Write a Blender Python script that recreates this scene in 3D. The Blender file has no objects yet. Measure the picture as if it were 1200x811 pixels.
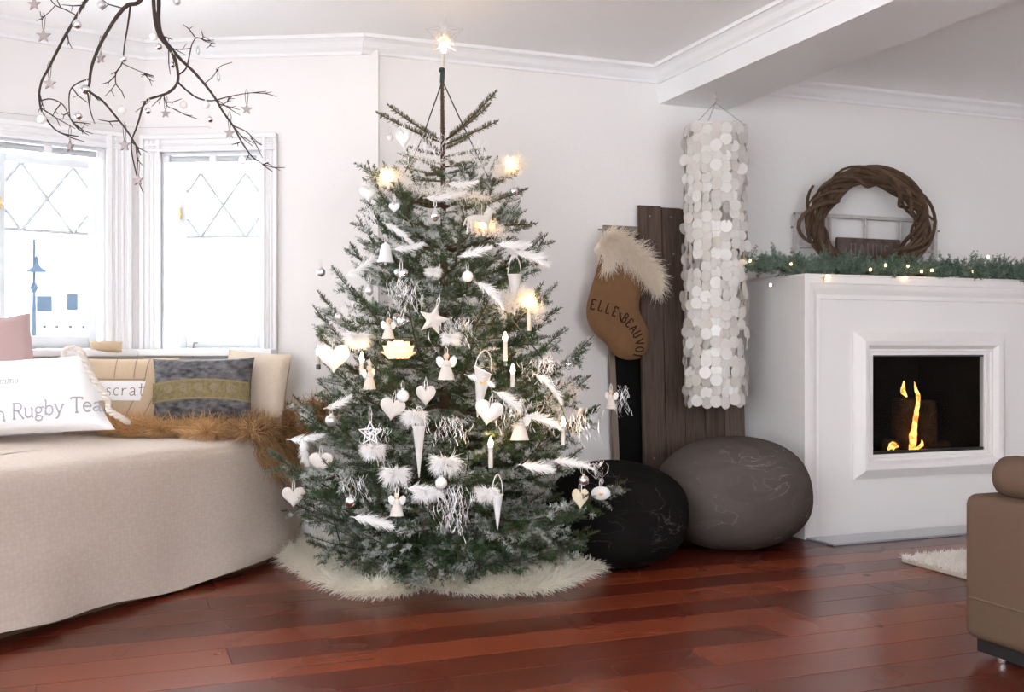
import bpy, bmesh, math, random
import numpy as np
from mathutils import Vector, Matrix
from math import sin, cos, pi, radians as R_, sqrt, atan2

# ---------------------------------------------------------------- camera, world, light
sc = bpy.context.scene
C = sc.collection
TH = R_(21.0)                 # camera is turned 21 degrees to the right of the back wall's normal
FPX = 1226.0                  # focal length in pixels of the 1200 x 811 frame
HC = 1.0                      # camera height
cam_d = bpy.data.cameras.new('camera')
cam_d.sensor_width = 36.0
cam_d.lens = FPX / 1200 * 36.0
cam_d.clip_start = 0.05
cam_d.clip_end = 300
cam = bpy.data.objects.new('camera', cam_d)
C.objects.link(cam)
cam.location = (0, 0, HC)
cam.rotation_euler = (R_(90), 0, -TH)
sc.camera = cam

world = bpy.data.worlds.new('overcast_sky')
sc.world = world
world.use_nodes = True
wb = world.node_tree.nodes['Background']
wb.inputs[0].default_value = (0.93, 0.96, 1.0, 1)
wb.inputs[1].default_value = 5.5
sc.view_settings.view_transform = 'Standard'
sc.view_settings.look = 'None'
sc.view_settings.gamma = 1.0
sc.view_settings.use_curve_mapping = False
sc.view_settings.exposure = 1.18
sc.cycles.diffuse_bounces = 6
sc.cycles.max_bounces = 10
sc.cycles.caustics_reflective = False
sc.cycles.caustics_refractive = False

# ---------------------------------------------------------------- helpers
FW = Vector((sin(TH), cos(TH), 0))
RT = Vector((cos(TH), -sin(TH), 0))
UP = Vector((0, 0, 1))
CAMP = Vector((0, 0, HC))

def ray(px, py):
    return FW + RT * ((px - 600) / FPX) + UP * ((405.5 - py) / FPX)
def at(px, py, Z):
    return CAMP + ray(px, py) * Z
def onz(px, py, z=0.0):
    d = ray(px, py)
    return CAMP + d * ((z - HC) / d.z)
def ony(px, py, Y):
    d = ray(px, py)
    return CAMP + d * (Y / d.y)
def onx(px, py, X):
    d = ray(px, py)
    return CAMP + d * (X / d.x)
def onplane(px, py, p, n):
    d = ray(px, py)
    return CAMP + d * ((Vector(p) - CAMP).dot(n) / d.dot(n))

def arc(cx, cy, rx, ry, a0, a1, n=10):
    return [(cx + rx * cos(R_(a0 + (a1 - a0) * i / n)), cy + ry * sin(R_(a0 + (a1 - a0) * i / n))) for i in range(n + 1)]

def catmull(pts, n=6):
    P = [Vector(p) for p in pts]
    if len(P) < 3:
        return P
    P = [P[0] * 2 - P[1]] + P + [P[-1] * 2 - P[-2]]
    out = []
    for i in range(1, len(P) - 2):
        p0, p1, p2, p3 = P[i - 1:i + 3]
        for k in range(n):
            t = k / n
            out.append(0.5 * ((2 * p1) + (p2 - p0) * t + (2 * p0 - 5 * p1 + 4 * p2 - p3) * t * t + (3 * p1 - p0 - 3 * p2 + p3) * t ** 3))
    out.append(P[-2])
    return out

def origin_of(o):
    v = Vector((0, 0, 0))
    while o is not None:
        v = v + o.location
        o = o.parent
    return v

def empty(name, loc=(0, 0, 0), parent=None):
    e = bpy.data.objects.new(name, None)
    C.objects.link(e)
    e.location = loc
    e.empty_display_size = 0.05
    e.parent = parent
    return e

def tag(o, label=None, cat=None, group=None, kind=None):
    if label: o['label'] = label
    if cat: o['category'] = cat
    if group: o['group'] = group
    if kind: o['kind'] = kind
    return o

def thing(name, label, cat, loc=(0, 0, 0), rz=0.0, group=None):
    e = empty(name, loc)
    e.rotation_euler = (0, 0, rz)
    return tag(e, label, cat, group)

def copy_tree(o, parent=None):
    c = o.copy()
    C.objects.link(c)
    c.parent = parent
    for ch in list(o.children):
        copy_tree(ch, c)
    return c

class MB:
    """collects shapes into one mesh"""
    def __init__(s):
        s.v = []; s.f = []; s.uv = None
    def add(s, vs, fs, M=None):
        b = len(s.v)
        for p in vs:
            p = Vector(p)
            s.v.append(M @ p if M is not None else p)
        for f in fs:
            s.f.append(tuple(b + i for i in f))
        return s
    def box(s, x0, x1, y0, y1, z0, z1, M=None):
        vs = [(x, y, z) for z in (z0, z1) for y in (y0, y1) for x in (x0, x1)]
        return s.add(vs, [(0, 2, 3, 1), (4, 5, 7, 6), (0, 1, 5, 4), (2, 6, 7, 3), (0, 4, 6, 2), (1, 3, 7, 5)], M)
    def rbox(s, x0, x1, y0, y1, z0, z1, r=0.01, seg=2, M=None):
        bm = bmesh.new()
        bmesh.ops.create_cube(bm, size=1)
        for v in bm.verts:
            v.co = Vector(((x0 + x1) / 2 + v.co.x * (x1 - x0), (y0 + y1) / 2 + v.co.y * (y1 - y0), (z0 + z1) / 2 + v.co.z * (z1 - z0)))
        bmesh.ops.bevel(bm, geom=list(bm.edges), offset=r, segments=seg, profile=0.5, affect='EDGES')
        bm.verts.index_update()
        s.add([v.co.copy() for v in bm.verts], [[v.index for v in f.verts] for f in bm.faces], M)
        bm.free()
        return s
    def tube(s, pts, rad, n=6, M=None, cap=True, closed=False, jitter=0.0):
        P = [Vector(p) for p in pts]
        m = len(P)
        rr = rad if isinstance(rad, (list, tuple)) else [rad] * m
        vs = []; fs = []
        prev = None
        for i in range(m):
            if closed:
                t = P[(i + 1) % m] - P[i - 1]
            else:
                t = (P[min(i + 1, m - 1)] - P[max(i - 1, 0)])
            if t.length < 1e-9: t = Vector((0, 0, 1))
            t.normalize()
            if prev is None:
                a = t.cross(Vector((0, 0, 1)) if abs(t.z) < 0.9 else Vector((1, 0, 0))).normalized()
            else:
                a = (prev - t * prev.dot(t))
                a = a.normalized() if a.length > 1e-6 else prev
            prev = a
            b = t.cross(a)
            for k in range(n):
                an = 2 * pi * k / n
                q = rr[i] * (1 + (random.uniform(-jitter, jitter) if jitter else 0))
                vs.append(P[i] + (a * cos(an) + b * sin(an)) * q)
        for i in range(m if closed else m - 1):
            j = (i + 1) % m
            for k in range(n):
                fs.append((i * n + k, i * n + (k + 1) % n, j * n + (k + 1) % n, j * n + k))
        if cap and not closed:
            fs.append(tuple(range(n - 1, -1, -1)))
            fs.append(tuple((m - 1) * n + k for k in range(n)))
        return s.add(vs, fs, M)
    def lathe(s, prof, n=16, M=None, sy=1.0):
        vs = []; fs = []
        for (r, z) in prof:
            for k in range(n):
                a = 2 * pi * k / n
                vs.append((r * cos(a), r * sin(a) * sy, z))
        for i in range(len(prof) - 1):
            for k in range(n):
                fs.append((i * n + k, i * n + (k + 1) % n, (i + 1) * n + (k + 1) % n, (i + 1) * n + k))
        fs.append(tuple(range(n - 1, -1, -1)))
        fs.append(tuple((len(prof) - 1) * n + k for k in range(n)))
        return s.add(vs, fs, M)
    def sphere(s, r, c=(0, 0, 0), n=14, m=9, sz=1.0, sy=1.0):
        prof = [(r * sin(pi * i / m) + 1e-5, -r * sz * cos(pi * i / m)) for i in range(m + 1)]
        return s.lathe(prof, n, Matrix.Translation(c), sy)
    def prism(s, poly, y0, y1, M=None):
        """polygon in local XZ, extruded along Y"""
        n = len(poly)
        vs = [(x, y0, z) for x, z in poly] + [(x, y1, z) for x, z in poly]
        fs = [tuple(range(n)), tuple(range(2 * n - 1, n - 1, -1))]
        for i in range(n):
            j = (i + 1) % n
            fs.append((i, n + i, n + j, j))
        return s.add(vs, fs, M)
    def slab(s, poly, z0, z1):
        """polygon in XY, extruded along Z"""
        n = len(poly)
        vs = [(p[0], p[1], z0) for p in poly] + [(p[0], p[1], z1) for p in poly]
        fs = [tuple(range(n - 1, -1, -1)), tuple(range(n, 2 * n))]
        for i in range(n):
            j = (i + 1) % n
            fs.append((i, j, n + j, n + i))
        return s.add(vs, fs)
    def inflate(s, outline, spine, th, rings=5, M=None, flat=0.0):
        """puffed shape: outline (x,z) pulled to the nearest spine point, thickness along Y"""
        def near(p):
            best = None
            for i in range(max(len(spine) - 1, 1)):
                a = Vector(spine[i]); b = Vector(spine[min(i + 1, len(spine) - 1)])
                ab = b - a
                t = 0 if ab.length < 1e-9 else max(0, min(1, (Vector(p) - a).dot(ab) / ab.length_squared))
                q = a + ab * t
                d = (Vector(p) - q).length
                if best is None or d < best[0]: best = (d, q)
            return best[1]
        n = len(outline)
        cen = [near(p) for p in outline]
        for side in (-1, 1):
            vs = []
            for k in range(rings + 1):
                t = (k / rings)
                tt = 1 - (1 - t) ** 1.3
                for i in range(n):
                    p = Vector(outline[i]).lerp(cen[i], tt)
                    vs.append((p.x, side * (flat + th * sqrt(max(0, 1 - (1 - tt) ** 2))), p.y))
            fs = []
            for k in range(rings):
                for i in range(n):
                    j = (i + 1) % n
                    q = (k * n + i, k * n + j, (k + 1) * n + j, (k + 1) * n + i)
                    fs.append(q if side < 0 else q[::-1])
            s.add(vs, fs, M)
        return s
    def build(s, name, mat, parent=None, smooth=True, origin=None, autos=40):
        off = origin_of(parent) if parent is not None else None
        if parent is None:
            if origin is None:
                xs = [p.x for p in s.v]; ys = [p.y for p in s.v]; zs = [p.z for p in s.v]
                off = Vector(((min(xs) + max(xs)) / 2, (min(ys) + max(ys)) / 2, min(zs)))
            else:
                off = Vector(origin)
        me = bpy.data.meshes.new(name)
        me.from_pydata([tuple(p - off) for p in s.v], [], s.f)
        if s.uv:
            l = me.uv_layers.new(name='UVMap')
            for lp in me.loops:
                l.data[lp.index].uv = s.uv[lp.vertex_index]
        me.materials.append(mat)
        if smooth:
            me.polygons.foreach_set('use_smooth', [True] * len(me.polygons))
            me.set_sharp_from_angle(angle=R_(autos))
        me.update()
        o = bpy.data.objects.new(name, me)
        C.objects.link(o)
        if parent is not None:
            o.parent = parent
        else:
            o.location = off
        return o

def fast_mesh(name, V, quads, mat, tint=None):
    """V (n,3), quads (m,4) numpy"""
    me = bpy.data.meshes.new(name)
    me.vertices.add(len(V)); me.vertices.foreach_set('co', V.astype(np.float32).ravel())
    m, k = quads.shape
    me.loops.add(m * k); me.loops.foreach_set('vertex_index', quads.astype(np.int32).ravel())
    me.polygons.add(m)
    me.polygons.foreach_set('loop_start', np.arange(0, m * k, k, dtype=np.int32))
    me.update(calc_edges=True)
    if tint is not None:
        a = me.attributes.new('tint', 'FLOAT', 'POINT')
        a.data.foreach_set('value', tint.astype(np.float32))
    me.materials.append(mat)
    me.validate()
    return me

def strands(roots, dirs, length, width, rng, seg=3, grav=0.0, curl=0.3, tint=None, face=None):
    """ribbons: roots, dirs (n,3); returns V, quads, tint per vertex"""
    n = len(roots)
    length = np.broadcast_to(np.asarray(length, float), (n,)).copy()
    width = np.broadcast_to(np.asarray(width, float), (n,)).copy()
    d = dirs / (np.linalg.norm(dirs, axis=1, keepdims=True) + 1e-9)
    nf = rng.normal(size=(n, 3)) if face is None else np.asarray(face, float)[None] + rng.normal(0, .45, (n, 3))
    side = np.cross(d, nf)
    side /= (np.linalg.norm(side, axis=1, keepdims=True) + 1e-9)
    bend = rng.normal(size=(n, 3)) * curl
    bend[:, 2] -= grav
    V = np.zeros((n, (seg + 1) * 2, 3))
    p = roots.copy()
    for k in range(seg + 1):
        w = width * (1 - 0.85 * k / seg) * 0.5
        V[:, 2 * k] = p - side * w[:, None]
        V[:, 2 * k + 1] = p + side * w[:, None]
        d = d + bend / seg
        d /= (np.linalg.norm(d, axis=1, keepdims=True) + 1e-9)
        p = p + d * (length / seg)[:, None]
    nv = (seg + 1) * 2
    base = (np.arange(n) * nv)[:, None, None]
    q = np.array([[2 * k, 2 * k + 1, 2 * k + 3, 2 * k + 2] for k in range(seg)])[None]
    quads = (base + q).reshape(-1, 4)
    if tint is None:
        tint = rng.random(n)
    return V.reshape(-1, 3), quads, np.repeat(tint, nv)

def fur_object(name, roots, dirs, length, width, mat, parent, seed=1, seg=3, grav=0.0, curl=0.3, tint=None, face=(-.25, -.65, .72)):
    rng = np.random.default_rng(seed)
    V, q, t = strands(np.asarray(roots, float), np.asarray(dirs, float), length, width, rng, seg, grav, curl, tint, face)
    off = origin_of(parent) if parent is not None else Vector((0, 0, 0))
    V = V - np.array(off)[None]
    me = fast_mesh(name, V, q, mat, t)
    o = bpy.data.objects.new(name, me)
    C.objects.link(o)
    o.parent = parent
    return o

# ---------------------------------------------------------------- materials
def mat(name, col, rough=0.5, metal=0.0, bump=0.0, bscale=40.0, var=0.0, vscale=6.0, col2=None, emis=None, estr=0.0,
        tint=None, trans=0.0, coat=0.0, sheen=0.0, rand=0.0, spec=None, bdist=0.002, stretch=None, detail=3.0):
    m = bpy.data.materials.new(name)
    m.use_nodes = True
    nt = m.node_tree
    b = nt.nodes['Principled BSDF']
    b.inputs['Base Color'].default_value = (*col, 1)
    b.inputs['Roughness'].default_value = rough
    b.inputs['Metallic'].default_value = metal
    if coat: b.inputs['Coat Weight'].default_value = coat; b.inputs['Coat Roughness'].default_value = 0.1
    if sheen: b.inputs['Sheen Weight'].default_value = sheen
    if spec is None and rough >= .7: spec = .12
    if spec is not None: b.inputs['Specular IOR Level'].default_value = spec
    N = nt.nodes.new; L = nt.links.new
    geo = N('ShaderNodeNewGeometry')
    src = geo.outputs['Position']
    if stretch:
        mp = N('ShaderNodeMapping'); mp.inputs['Scale'].default_value = stretch
        L(src, mp.inputs['Vector']); src = mp.outputs['Vector']
    last = None
    if col2 is None:
        col2 = tuple(c * 0.6 for c in col)
    if var > 0 or tint or rand:
        mx = N('ShaderNodeMix'); mx.data_type = 'RGBA'
        mx.inputs[6].default_value = (*col, 1); mx.inputs[7].default_value = (*col2, 1)
        if tint:
            at_ = N('ShaderNodeAttribute'); at_.attribute_name = tint
            fac = at_.outputs['Fac']
        elif rand:
            oi = N('ShaderNodeObjectInfo'); fac = oi.outputs['Random']
        if var > 0:
            nz = N('ShaderNodeTexNoise'); nz.inputs['Scale'].default_value = vscale; nz.inputs['Detail'].default_value = detail
            L(src, nz.inputs['Vector'])
            mr = N('ShaderNodeMapRange'); mr.inputs[1].default_value = 0.5 - 0.22 / max(var, .2); mr.inputs[2].default_value = 0.5 + 0.22 / max(var, .2)
            mr.inputs[4].default_value = min(1, var)
            L(nz.outputs['Fac'], mr.inputs[0])
            if tint or rand:
                ad = N('ShaderNodeMath'); ad.operation = 'MULTIPLY_ADD'; ad.use_clamp = True
                L(fac, ad.inputs[0]); ad.inputs[1].default_value = 0.5
                hv = N('ShaderNodeMath'); hv.operation = 'MULTIPLY'; hv.inputs[1].default_value = 0.6
                L(mr.outputs[0], hv.inputs[0]); L(hv.outputs[0], ad.inputs[2])
                fac = ad.outputs[0]
            else:
                fac = mr.outputs[0]
        L(fac, mx.inputs[0]); L(mx.outputs[2], b.inputs['Base Color'])
        last = mx
    if bump > 0:
        nb = N('ShaderNodeTexNoise'); nb.inputs['Scale'].default_value = bscale; nb.inputs['Detail'].default_value = 4
        L(src, nb.inputs['Vector'])
        bp = N('ShaderNodeBump'); bp.inputs['Strength'].default_value = bump; bp.inputs['Distance'].default_value = bdist
        L(nb.outputs['Fac'], bp.inputs['Height']); L(bp.outputs['Normal'], b.inputs['Normal'])
    if emis:
        b.inputs['Emission Color'].default_value = (*emis, 1); b.inputs['Emission Strength'].default_value = estr
    if trans > 0:     # light passes through thin sheets and fibres
        tr = N('ShaderNodeBsdfTranslucent'); tr.inputs['Color'].default_value = (*col, 1)
        if last is not None: L(last.outputs[2], tr.inputs['Color'])
        mxs = N('ShaderNodeMixShader'); mxs.inputs[0].default_value = trans
        out = nt.nodes['Material Output']
        L(b.outputs[0], mxs.inputs[1]); L(tr.outputs[0], mxs.inputs[2]); L(mxs.outputs[0], out.inputs['Surface'])
    return m

def pane_mat(name, tint=(1, 1, 1), gloss=0.08, fres=0.7):
    m = bpy.data.materials.new(name); m.use_nodes = True
    nt = m.node_tree; nt.nodes.clear()
    o = nt.nodes.new('ShaderNodeOutputMaterial'); t = nt.nodes.new('ShaderNodeBsdfTransparent'); g = nt.nodes.new('ShaderNodeBsdfGlossy')
    t.inputs[0].default_value = (*tint, 1); g.inputs['Roughness'].default_value = 0.03
    lw = nt.nodes.new('ShaderNodeLayerWeight'); lw.inputs[0].default_value = 0.15
    ma = nt.nodes.new('ShaderNodeMath'); ma.operation = 'MULTIPLY_ADD'; ma.inputs[1].default_value = fres; ma.inputs[2].default_value = gloss; ma.use_clamp = True
    mx = nt.nodes.new('ShaderNodeMixShader')
    nt.links.new(lw.outputs['Fresnel'], ma.inputs[0]); nt.links.new(ma.outputs[0], mx.inputs[0])
    nt.links.new(t.outputs[0], mx.inputs[1]); nt.links.new(g.outputs[0], mx.inputs[2]); nt.links.new(mx.outputs[0], o.inputs['Surface'])
    return m

M = {}
M['wall'] = mat('wall_paint', (.81, .79, .782), .65, bump=.35, bscale=70, bdist=.004)
M['ceil'] = mat('ceiling_paint', (.93, .93, .935), .7)
M['trim'] = mat('white_trim_paint', (.83, .83, .84), .38)
M['fire_white'] = mat('fireplace_white_paint', (.82, .80, .79), .42, bump=.1, bscale=60)
M['sash'] = mat('sash_white_paint', (.80, .83, .86), .35)
M['pane'] = pane_mat('window_glass')
M['fireglass'] = pane_mat('stove_glass', (.85, .85, .85), .004, .06)
M['lead'] = mat('grey_lead_came', (.58, .61, .64), .6)
M['blind'] = mat('grey_roller_blind', (.52, .54, .56), .5)
M['brass'] = mat('brass', (.75, .55, .25), .3, metal=1)
M['floorbase'] = mat('subfloor', (.05, .015, .01), .6)
M['snow'] = mat('snow', (.85, .87, .9), .8)
M['house'] = mat('pale_house_paint', (.85, .87, .9), .8)
M['farwin'] = mat('far_dark_glass', (.022, .034, .05), .8)
M['farmetal'] = mat('far_grey_metal', (.02, .033, .052), .8)
M['black'] = mat('black_plastic', (.012, .012, .013), .4)
M['green_plastic'] = mat('dark_green_plastic', (.012, .03, .022), .4)
M['soot'] = mat('sooty_firebrick', (.003, .0026, .0024), .9, var=.8, col2=(.012, .009, .008), vscale=9, bump=.6, bscale=30)
M['log'] = mat('charred_log', (.014, .009, .006), .9, var=.9, col2=(.07, .038, .022), vscale=14, bump=1, bscale=60, bdist=.01)
M['flame'] = mat('flame', (0, 0, 0), .5, emis=(1.0, .42, .055), estr=1.7)
def _flame_nodes(m):
    nt = m.node_tree; b = nt.nodes['Principled BSDF']
    g = nt.nodes.new('ShaderNodeNewGeometry'); n = nt.nodes.new('ShaderNodeTexNoise'); n.inputs['Scale'].default_value = 34; r = nt.nodes.new('ShaderNodeValToRGB')
    r.color_ramp.elements[0].position = .38; r.color_ramp.elements[0].color = (.75, .14, .01, 1); r.color_ramp.elements[1].position = .62; r.color_ramp.elements[1].color = (1, .62, .16, 1)
    nt.links.new(g.outputs['Position'], n.inputs['Vector']); nt.links.new(n.outputs['Fac'], r.inputs[0]); nt.links.new(r.outputs[0], b.inputs['Emission Color'])
_flame_nodes(M['flame'])
M['ember'] = mat('ember', (1, .4, .1), .5, emis=(1.0, .42, .08), estr=6)
M['boardwood'] = mat('weathered_board', (.15, .108, .086), .85, rand=1, var=1.0, col2=(.05, .034, .028), vscale=7, stretch=(14, 14, .6), bump=1.0, bscale=14, detail=6, bdist=.004)
M['framewood'] = mat('pale_frame_wood', (.24, .19, .15), .6, var=.6, col2=(.15, .115, .09), vscale=8)
M['blackboard'] = mat('black_board', (.003, .003, .003), .6, spec=.1)
M['vine'] = mat('grey_brown_vine', (.17, .11, .075), .85, rand=1, var=.8, col2=(.04, .022, .014), vscale=25, bump=.8, bscale=90, bdist=.004)
M['oldpaint'] = mat('flaking_white_paint', (.62, .60, .58), .7, var=.8, col2=(.42, .38, .36), vscale=30, bump=.5, bscale=80)
M['signwood'] = mat('dark_sign_wood', (.075, .048, .044), .7, var=.9, col2=(.16, .125, .115), vscale=22)
M['signtext'] = mat('faded_pale_lettering', (.20, .165, .155), .8)
M['garland'] = mat('garland_needles', (.018, .06, .03), .7, tint='tint', var=1.0, col2=(.30, .40, .34), vscale=16, trans=.15)
M['cord'] = mat('dark_green_cord', (.012, .02, .015), .5)
M['warmbulb'] = mat('warm_bulb', (1, .7, .3), .4, emis=(1.0, .60, .22), estr=14)
M['needle'] = None
M['bark'] = mat('brown_bark', (.10, .062, .04), .9, bump=.8, bscale=60, var=.6, vscale=20)
M['twigbark'] = mat('grey_twig_bark', (.06, .042, .036), .8, bump=.5, bscale=90, var=.5, vscale=30)
M['sheep'] = mat('cream_sheepskin', (.97, .955, .90), .9, tint='tint', var=.5, col2=(.94, .87, .70), vscale=5, trans=.45)
M['sheepbase'] = mat('sheepskin_hide', (.88, .83, .72), .9)
M['tanfur'] = mat('tan_long_fur', (.80, .53, .27), .8, tint='tint', col2=(.15, .07, .038), trans=.25)
M['tanbase'] = mat('fur_hide', (.36, .2, .09), .9)
M['cuff'] = mat('cream_curly_fur', (.94, .89, .82), .9, tint='tint', col2=(.82, .72, .58), trans=.35)
M['burlap'] = mat('brown_burlap', (.20, .11, .055), .9, bump=.9, bscale=260, var=.6, vscale=25, col2=(.145, .076, .038))
M['ink'] = mat('dark_print_ink', (.035, .02, .012), .9)
M['greyink'] = mat('grey_print_ink', (.36, .36, .38), .9)
M['rug'] = mat('white_shag', (.94, .91, .87), .9, tint='tint', col2=(.84, .8, .73), trans=.3)
M['rugbase'] = mat('rug_backing', (.6, .55, .46), .9)
M['sofa'] = mat('brown_microfibre', (.125, .080, .055), .85, bump=.4, bscale=260, var=.35, vscale=120, col2=(.095, .06, .041))
M['chrome'] = mat('brushed_chrome', (.75, .75, .76), .25, metal=1)
M['hearth'] = mat('grey_hearth_glass', (.30, .33, .35), .06, coat=.5)
M['pouf_grey'] = None
M['quilt'] = None
M['silver'] = mat('silver_mirror_glass', (.82, .82, .84), .08, metal=1)
M['mattesilver'] = mat('matte_silver_glass', (.66, .66, .68), .35, metal=.8)
M['pearl'] = mat('pearl_white_glaze', (.84, .81, .78), .2, coat=.6)
M['clear'] = pane_mat('clear_ornament_glass', (.95, .95, .95), .25)
M['whitefelt'] = mat('white_felt', (.62, .575, .525), .9, bump=.3, bscale=150)
M['creamwood'] = mat('cream_wood', (.72, .64, .48), .7, var=.6, vscale=40, col2=(.45, .38, .27))
M['paper'] = mat('white_paper', (.72, .70, .68), .7, trans=.25, bump=.2, bscale=40)
M['feather'] = mat('white_feather', (.95, .945, .94), .9, trans=.4)
M['porcelain'] = mat('white_porcelain', (.68, .68, .685), .12, coat=.5)
M['gold'] = mat('gold_print', (.65, .36, .10), .4, metal=.3)
M['rosy'] = mat('skin_wood', (.72, .5, .36), .6)
M['ribbon'] = mat('white_ribbon', (.82, .79, .75), .7)
M['tinsel'] = mat('silver_tinsel', (.90, .90, .92), .35, metal=.55)
M['starpink'] = mat('pale_pinkish_star', (.36, .31, .305), .7)
M['whitemetal'] = mat('white_enamel_metal', (.86, .86, .86), .35)
M['glowpetal'] = mat('glowing_white_petal', (.9, .85, .75), .6, emis=(1.0, .62, .26), estr=.22, trans=.5)
M['glowfluff'] = mat('lamp_lit_fluff', (.9, .87, .82), .8, trans=.4)
M['bulb'] = mat('lit_candle_bulb', (1, .8, .5), .4, emis=(1.0, .60, .24), estr=75)
M['candle'] = mat('white_candle_stick', (.60, .56, .50), .5)
M['roseglow'] = mat('rose_lamp_bulb', (1, .8, .5), .4, emis=(1.0, .62, .26), estr=9)
M['wire'] = mat('thin_silver_wire', (.7, .66, .62), .3, metal=.9)
M['capizring'] = mat('white_lamp_ring', (.82, .80, .77), .4)
M['chain'] = mat('grey_chain', (.28, .26, .23), .4, metal=.8)
M['mauve'] = mat('mauve_velvet', (.44, .31, .30), .75, sheen=.5, var=.4, vscale=8, col2=(.36, .25, .245))
M['whitecotton'] = mat('white_cotton', (.82, .81, .82), .9, bump=.3, bscale=30, bdist=.01)
M['rope'] = mat('pale_rope', (.62, .56, .50), .9, bump=1, bscale=120, bdist=.004)
M['hessian'] = mat('beige_hessian', (.56, .43, .30), .9, bump=.7, bscale=160, var=.5, vscale=60, col2=(.46, .34, .23))
M['seam'] = mat('dark_seam', (.26, .2, .15), .9)
M['greyvelvet'] = mat('crushed_grey_velvet', (.018, .018, .022), .6, sheen=.1, var=1.0, vscale=26, col2=(.17, .165, .175), stretch=(1, 1, 2.0), spec=.2)
M['goldband'] = mat('gold_brocade', (.22, .17, .06), .6, var=.9, vscale=70, col2=(.09, .07, .03), bump=.8, bscale=90, bdist=.004)
M['ribbed'] = mat('cream_ribbed_cotton', (.62, .52, .42), .9, bump=.8, bscale=60, stretch=(1, 1, 3), bdist=.006)
M['standgrey'] = mat('grey_cloth_wrap', (.20, .18, .17), .9, var=.6, vscale=7, col2=(.22, .12, .08), bump=.5, bscale=14, bdist=.02)

def floor_mat():
    m = bpy.data.materials.new('red_jatoba_board'); m.use_nodes = True
    nt = m.node_tree; b = nt.nodes['Principled BSDF']; N = nt.nodes.new; L = nt.links.new
    geo = N('ShaderNodeNewGeometry'); oi = N('ShaderNodeObjectInfo')
    mp = N('ShaderNodeMapping'); mp.inputs['Scale'].default_value = (.55, 16, 1)
    ad = N('ShaderNodeVectorMath'); ad.operation = 'ADD'
    cb = N('ShaderNodeCombineXYZ'); ml = N('ShaderNodeMath'); ml.operation = 'MULTIPLY'; ml.inputs[1].default_value = 50
    L(oi.outputs['Random'], ml.inputs[0]); L(ml.outputs[0], cb.inputs[0]); L(geo.outputs['Position'], ad.inputs[0]); L(cb.outputs[0], ad.inputs[1])
    L(ad.outputs[0], mp.inputs['Vector'])
    nz = N('ShaderNodeTexNoise'); nz.inputs['Scale'].default_value = 3; nz.inputs['Detail'].default_value = 6
    L(mp.outputs[0], nz.inputs['Vector'])
    r1 = N('ShaderNodeValToRGB')
    r1.color_ramp.elements[0].color = (.05, .008, .004, 1); r1.color_ramp.elements[1].color = (.23, .045, .016, 1)
    e = r1.color_ramp.elements.new(.55); e.color = (.12, .021, .009, 1)
    sm = N('ShaderNodeMath'); sm.operation = 'MULTIPLY_ADD'; sm.inputs[1].default_value = .8
    hv = N('ShaderNodeMath'); hv.operation = 'MULTIPLY'; hv.inputs[1].default_value = .35
    L(nz.outputs['Fac'], hv.inputs[0]); L(oi.outputs['Random'], sm.inputs[0]); L(hv.outputs[0], sm.inputs[2])
    L(sm.outputs[0], r1.inputs[0]); L(r1.outputs[0], b.inputs['Base Color'])
    b.inputs['Roughness'].default_value = .27
    nr = N('ShaderNodeTexNoise'); nr.inputs['Scale'].default_value = 2
    mr = N('ShaderNodeMapRange'); mr.inputs[3].default_value = .22; mr.inputs[4].default_value = .34
    L(geo.outputs['Position'], nr.inputs['Vector']); L(nr.outputs['Fac'], mr.inputs[0]); L(mr.outputs[0], b.inputs['Roughness'])
    bp = N('ShaderNodeBump'); bp.inputs['Strength'].default_value = .02; bp.inputs['Distance'].default_value = .002
    L(nz.outputs['Fac'], bp.inputs['Height']); L(bp.outputs[0], b.inputs['Normal'])
    b.inputs['Specular IOR Level'].default_value = .45
    return m
M['floor'] = floor_mat()

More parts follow.
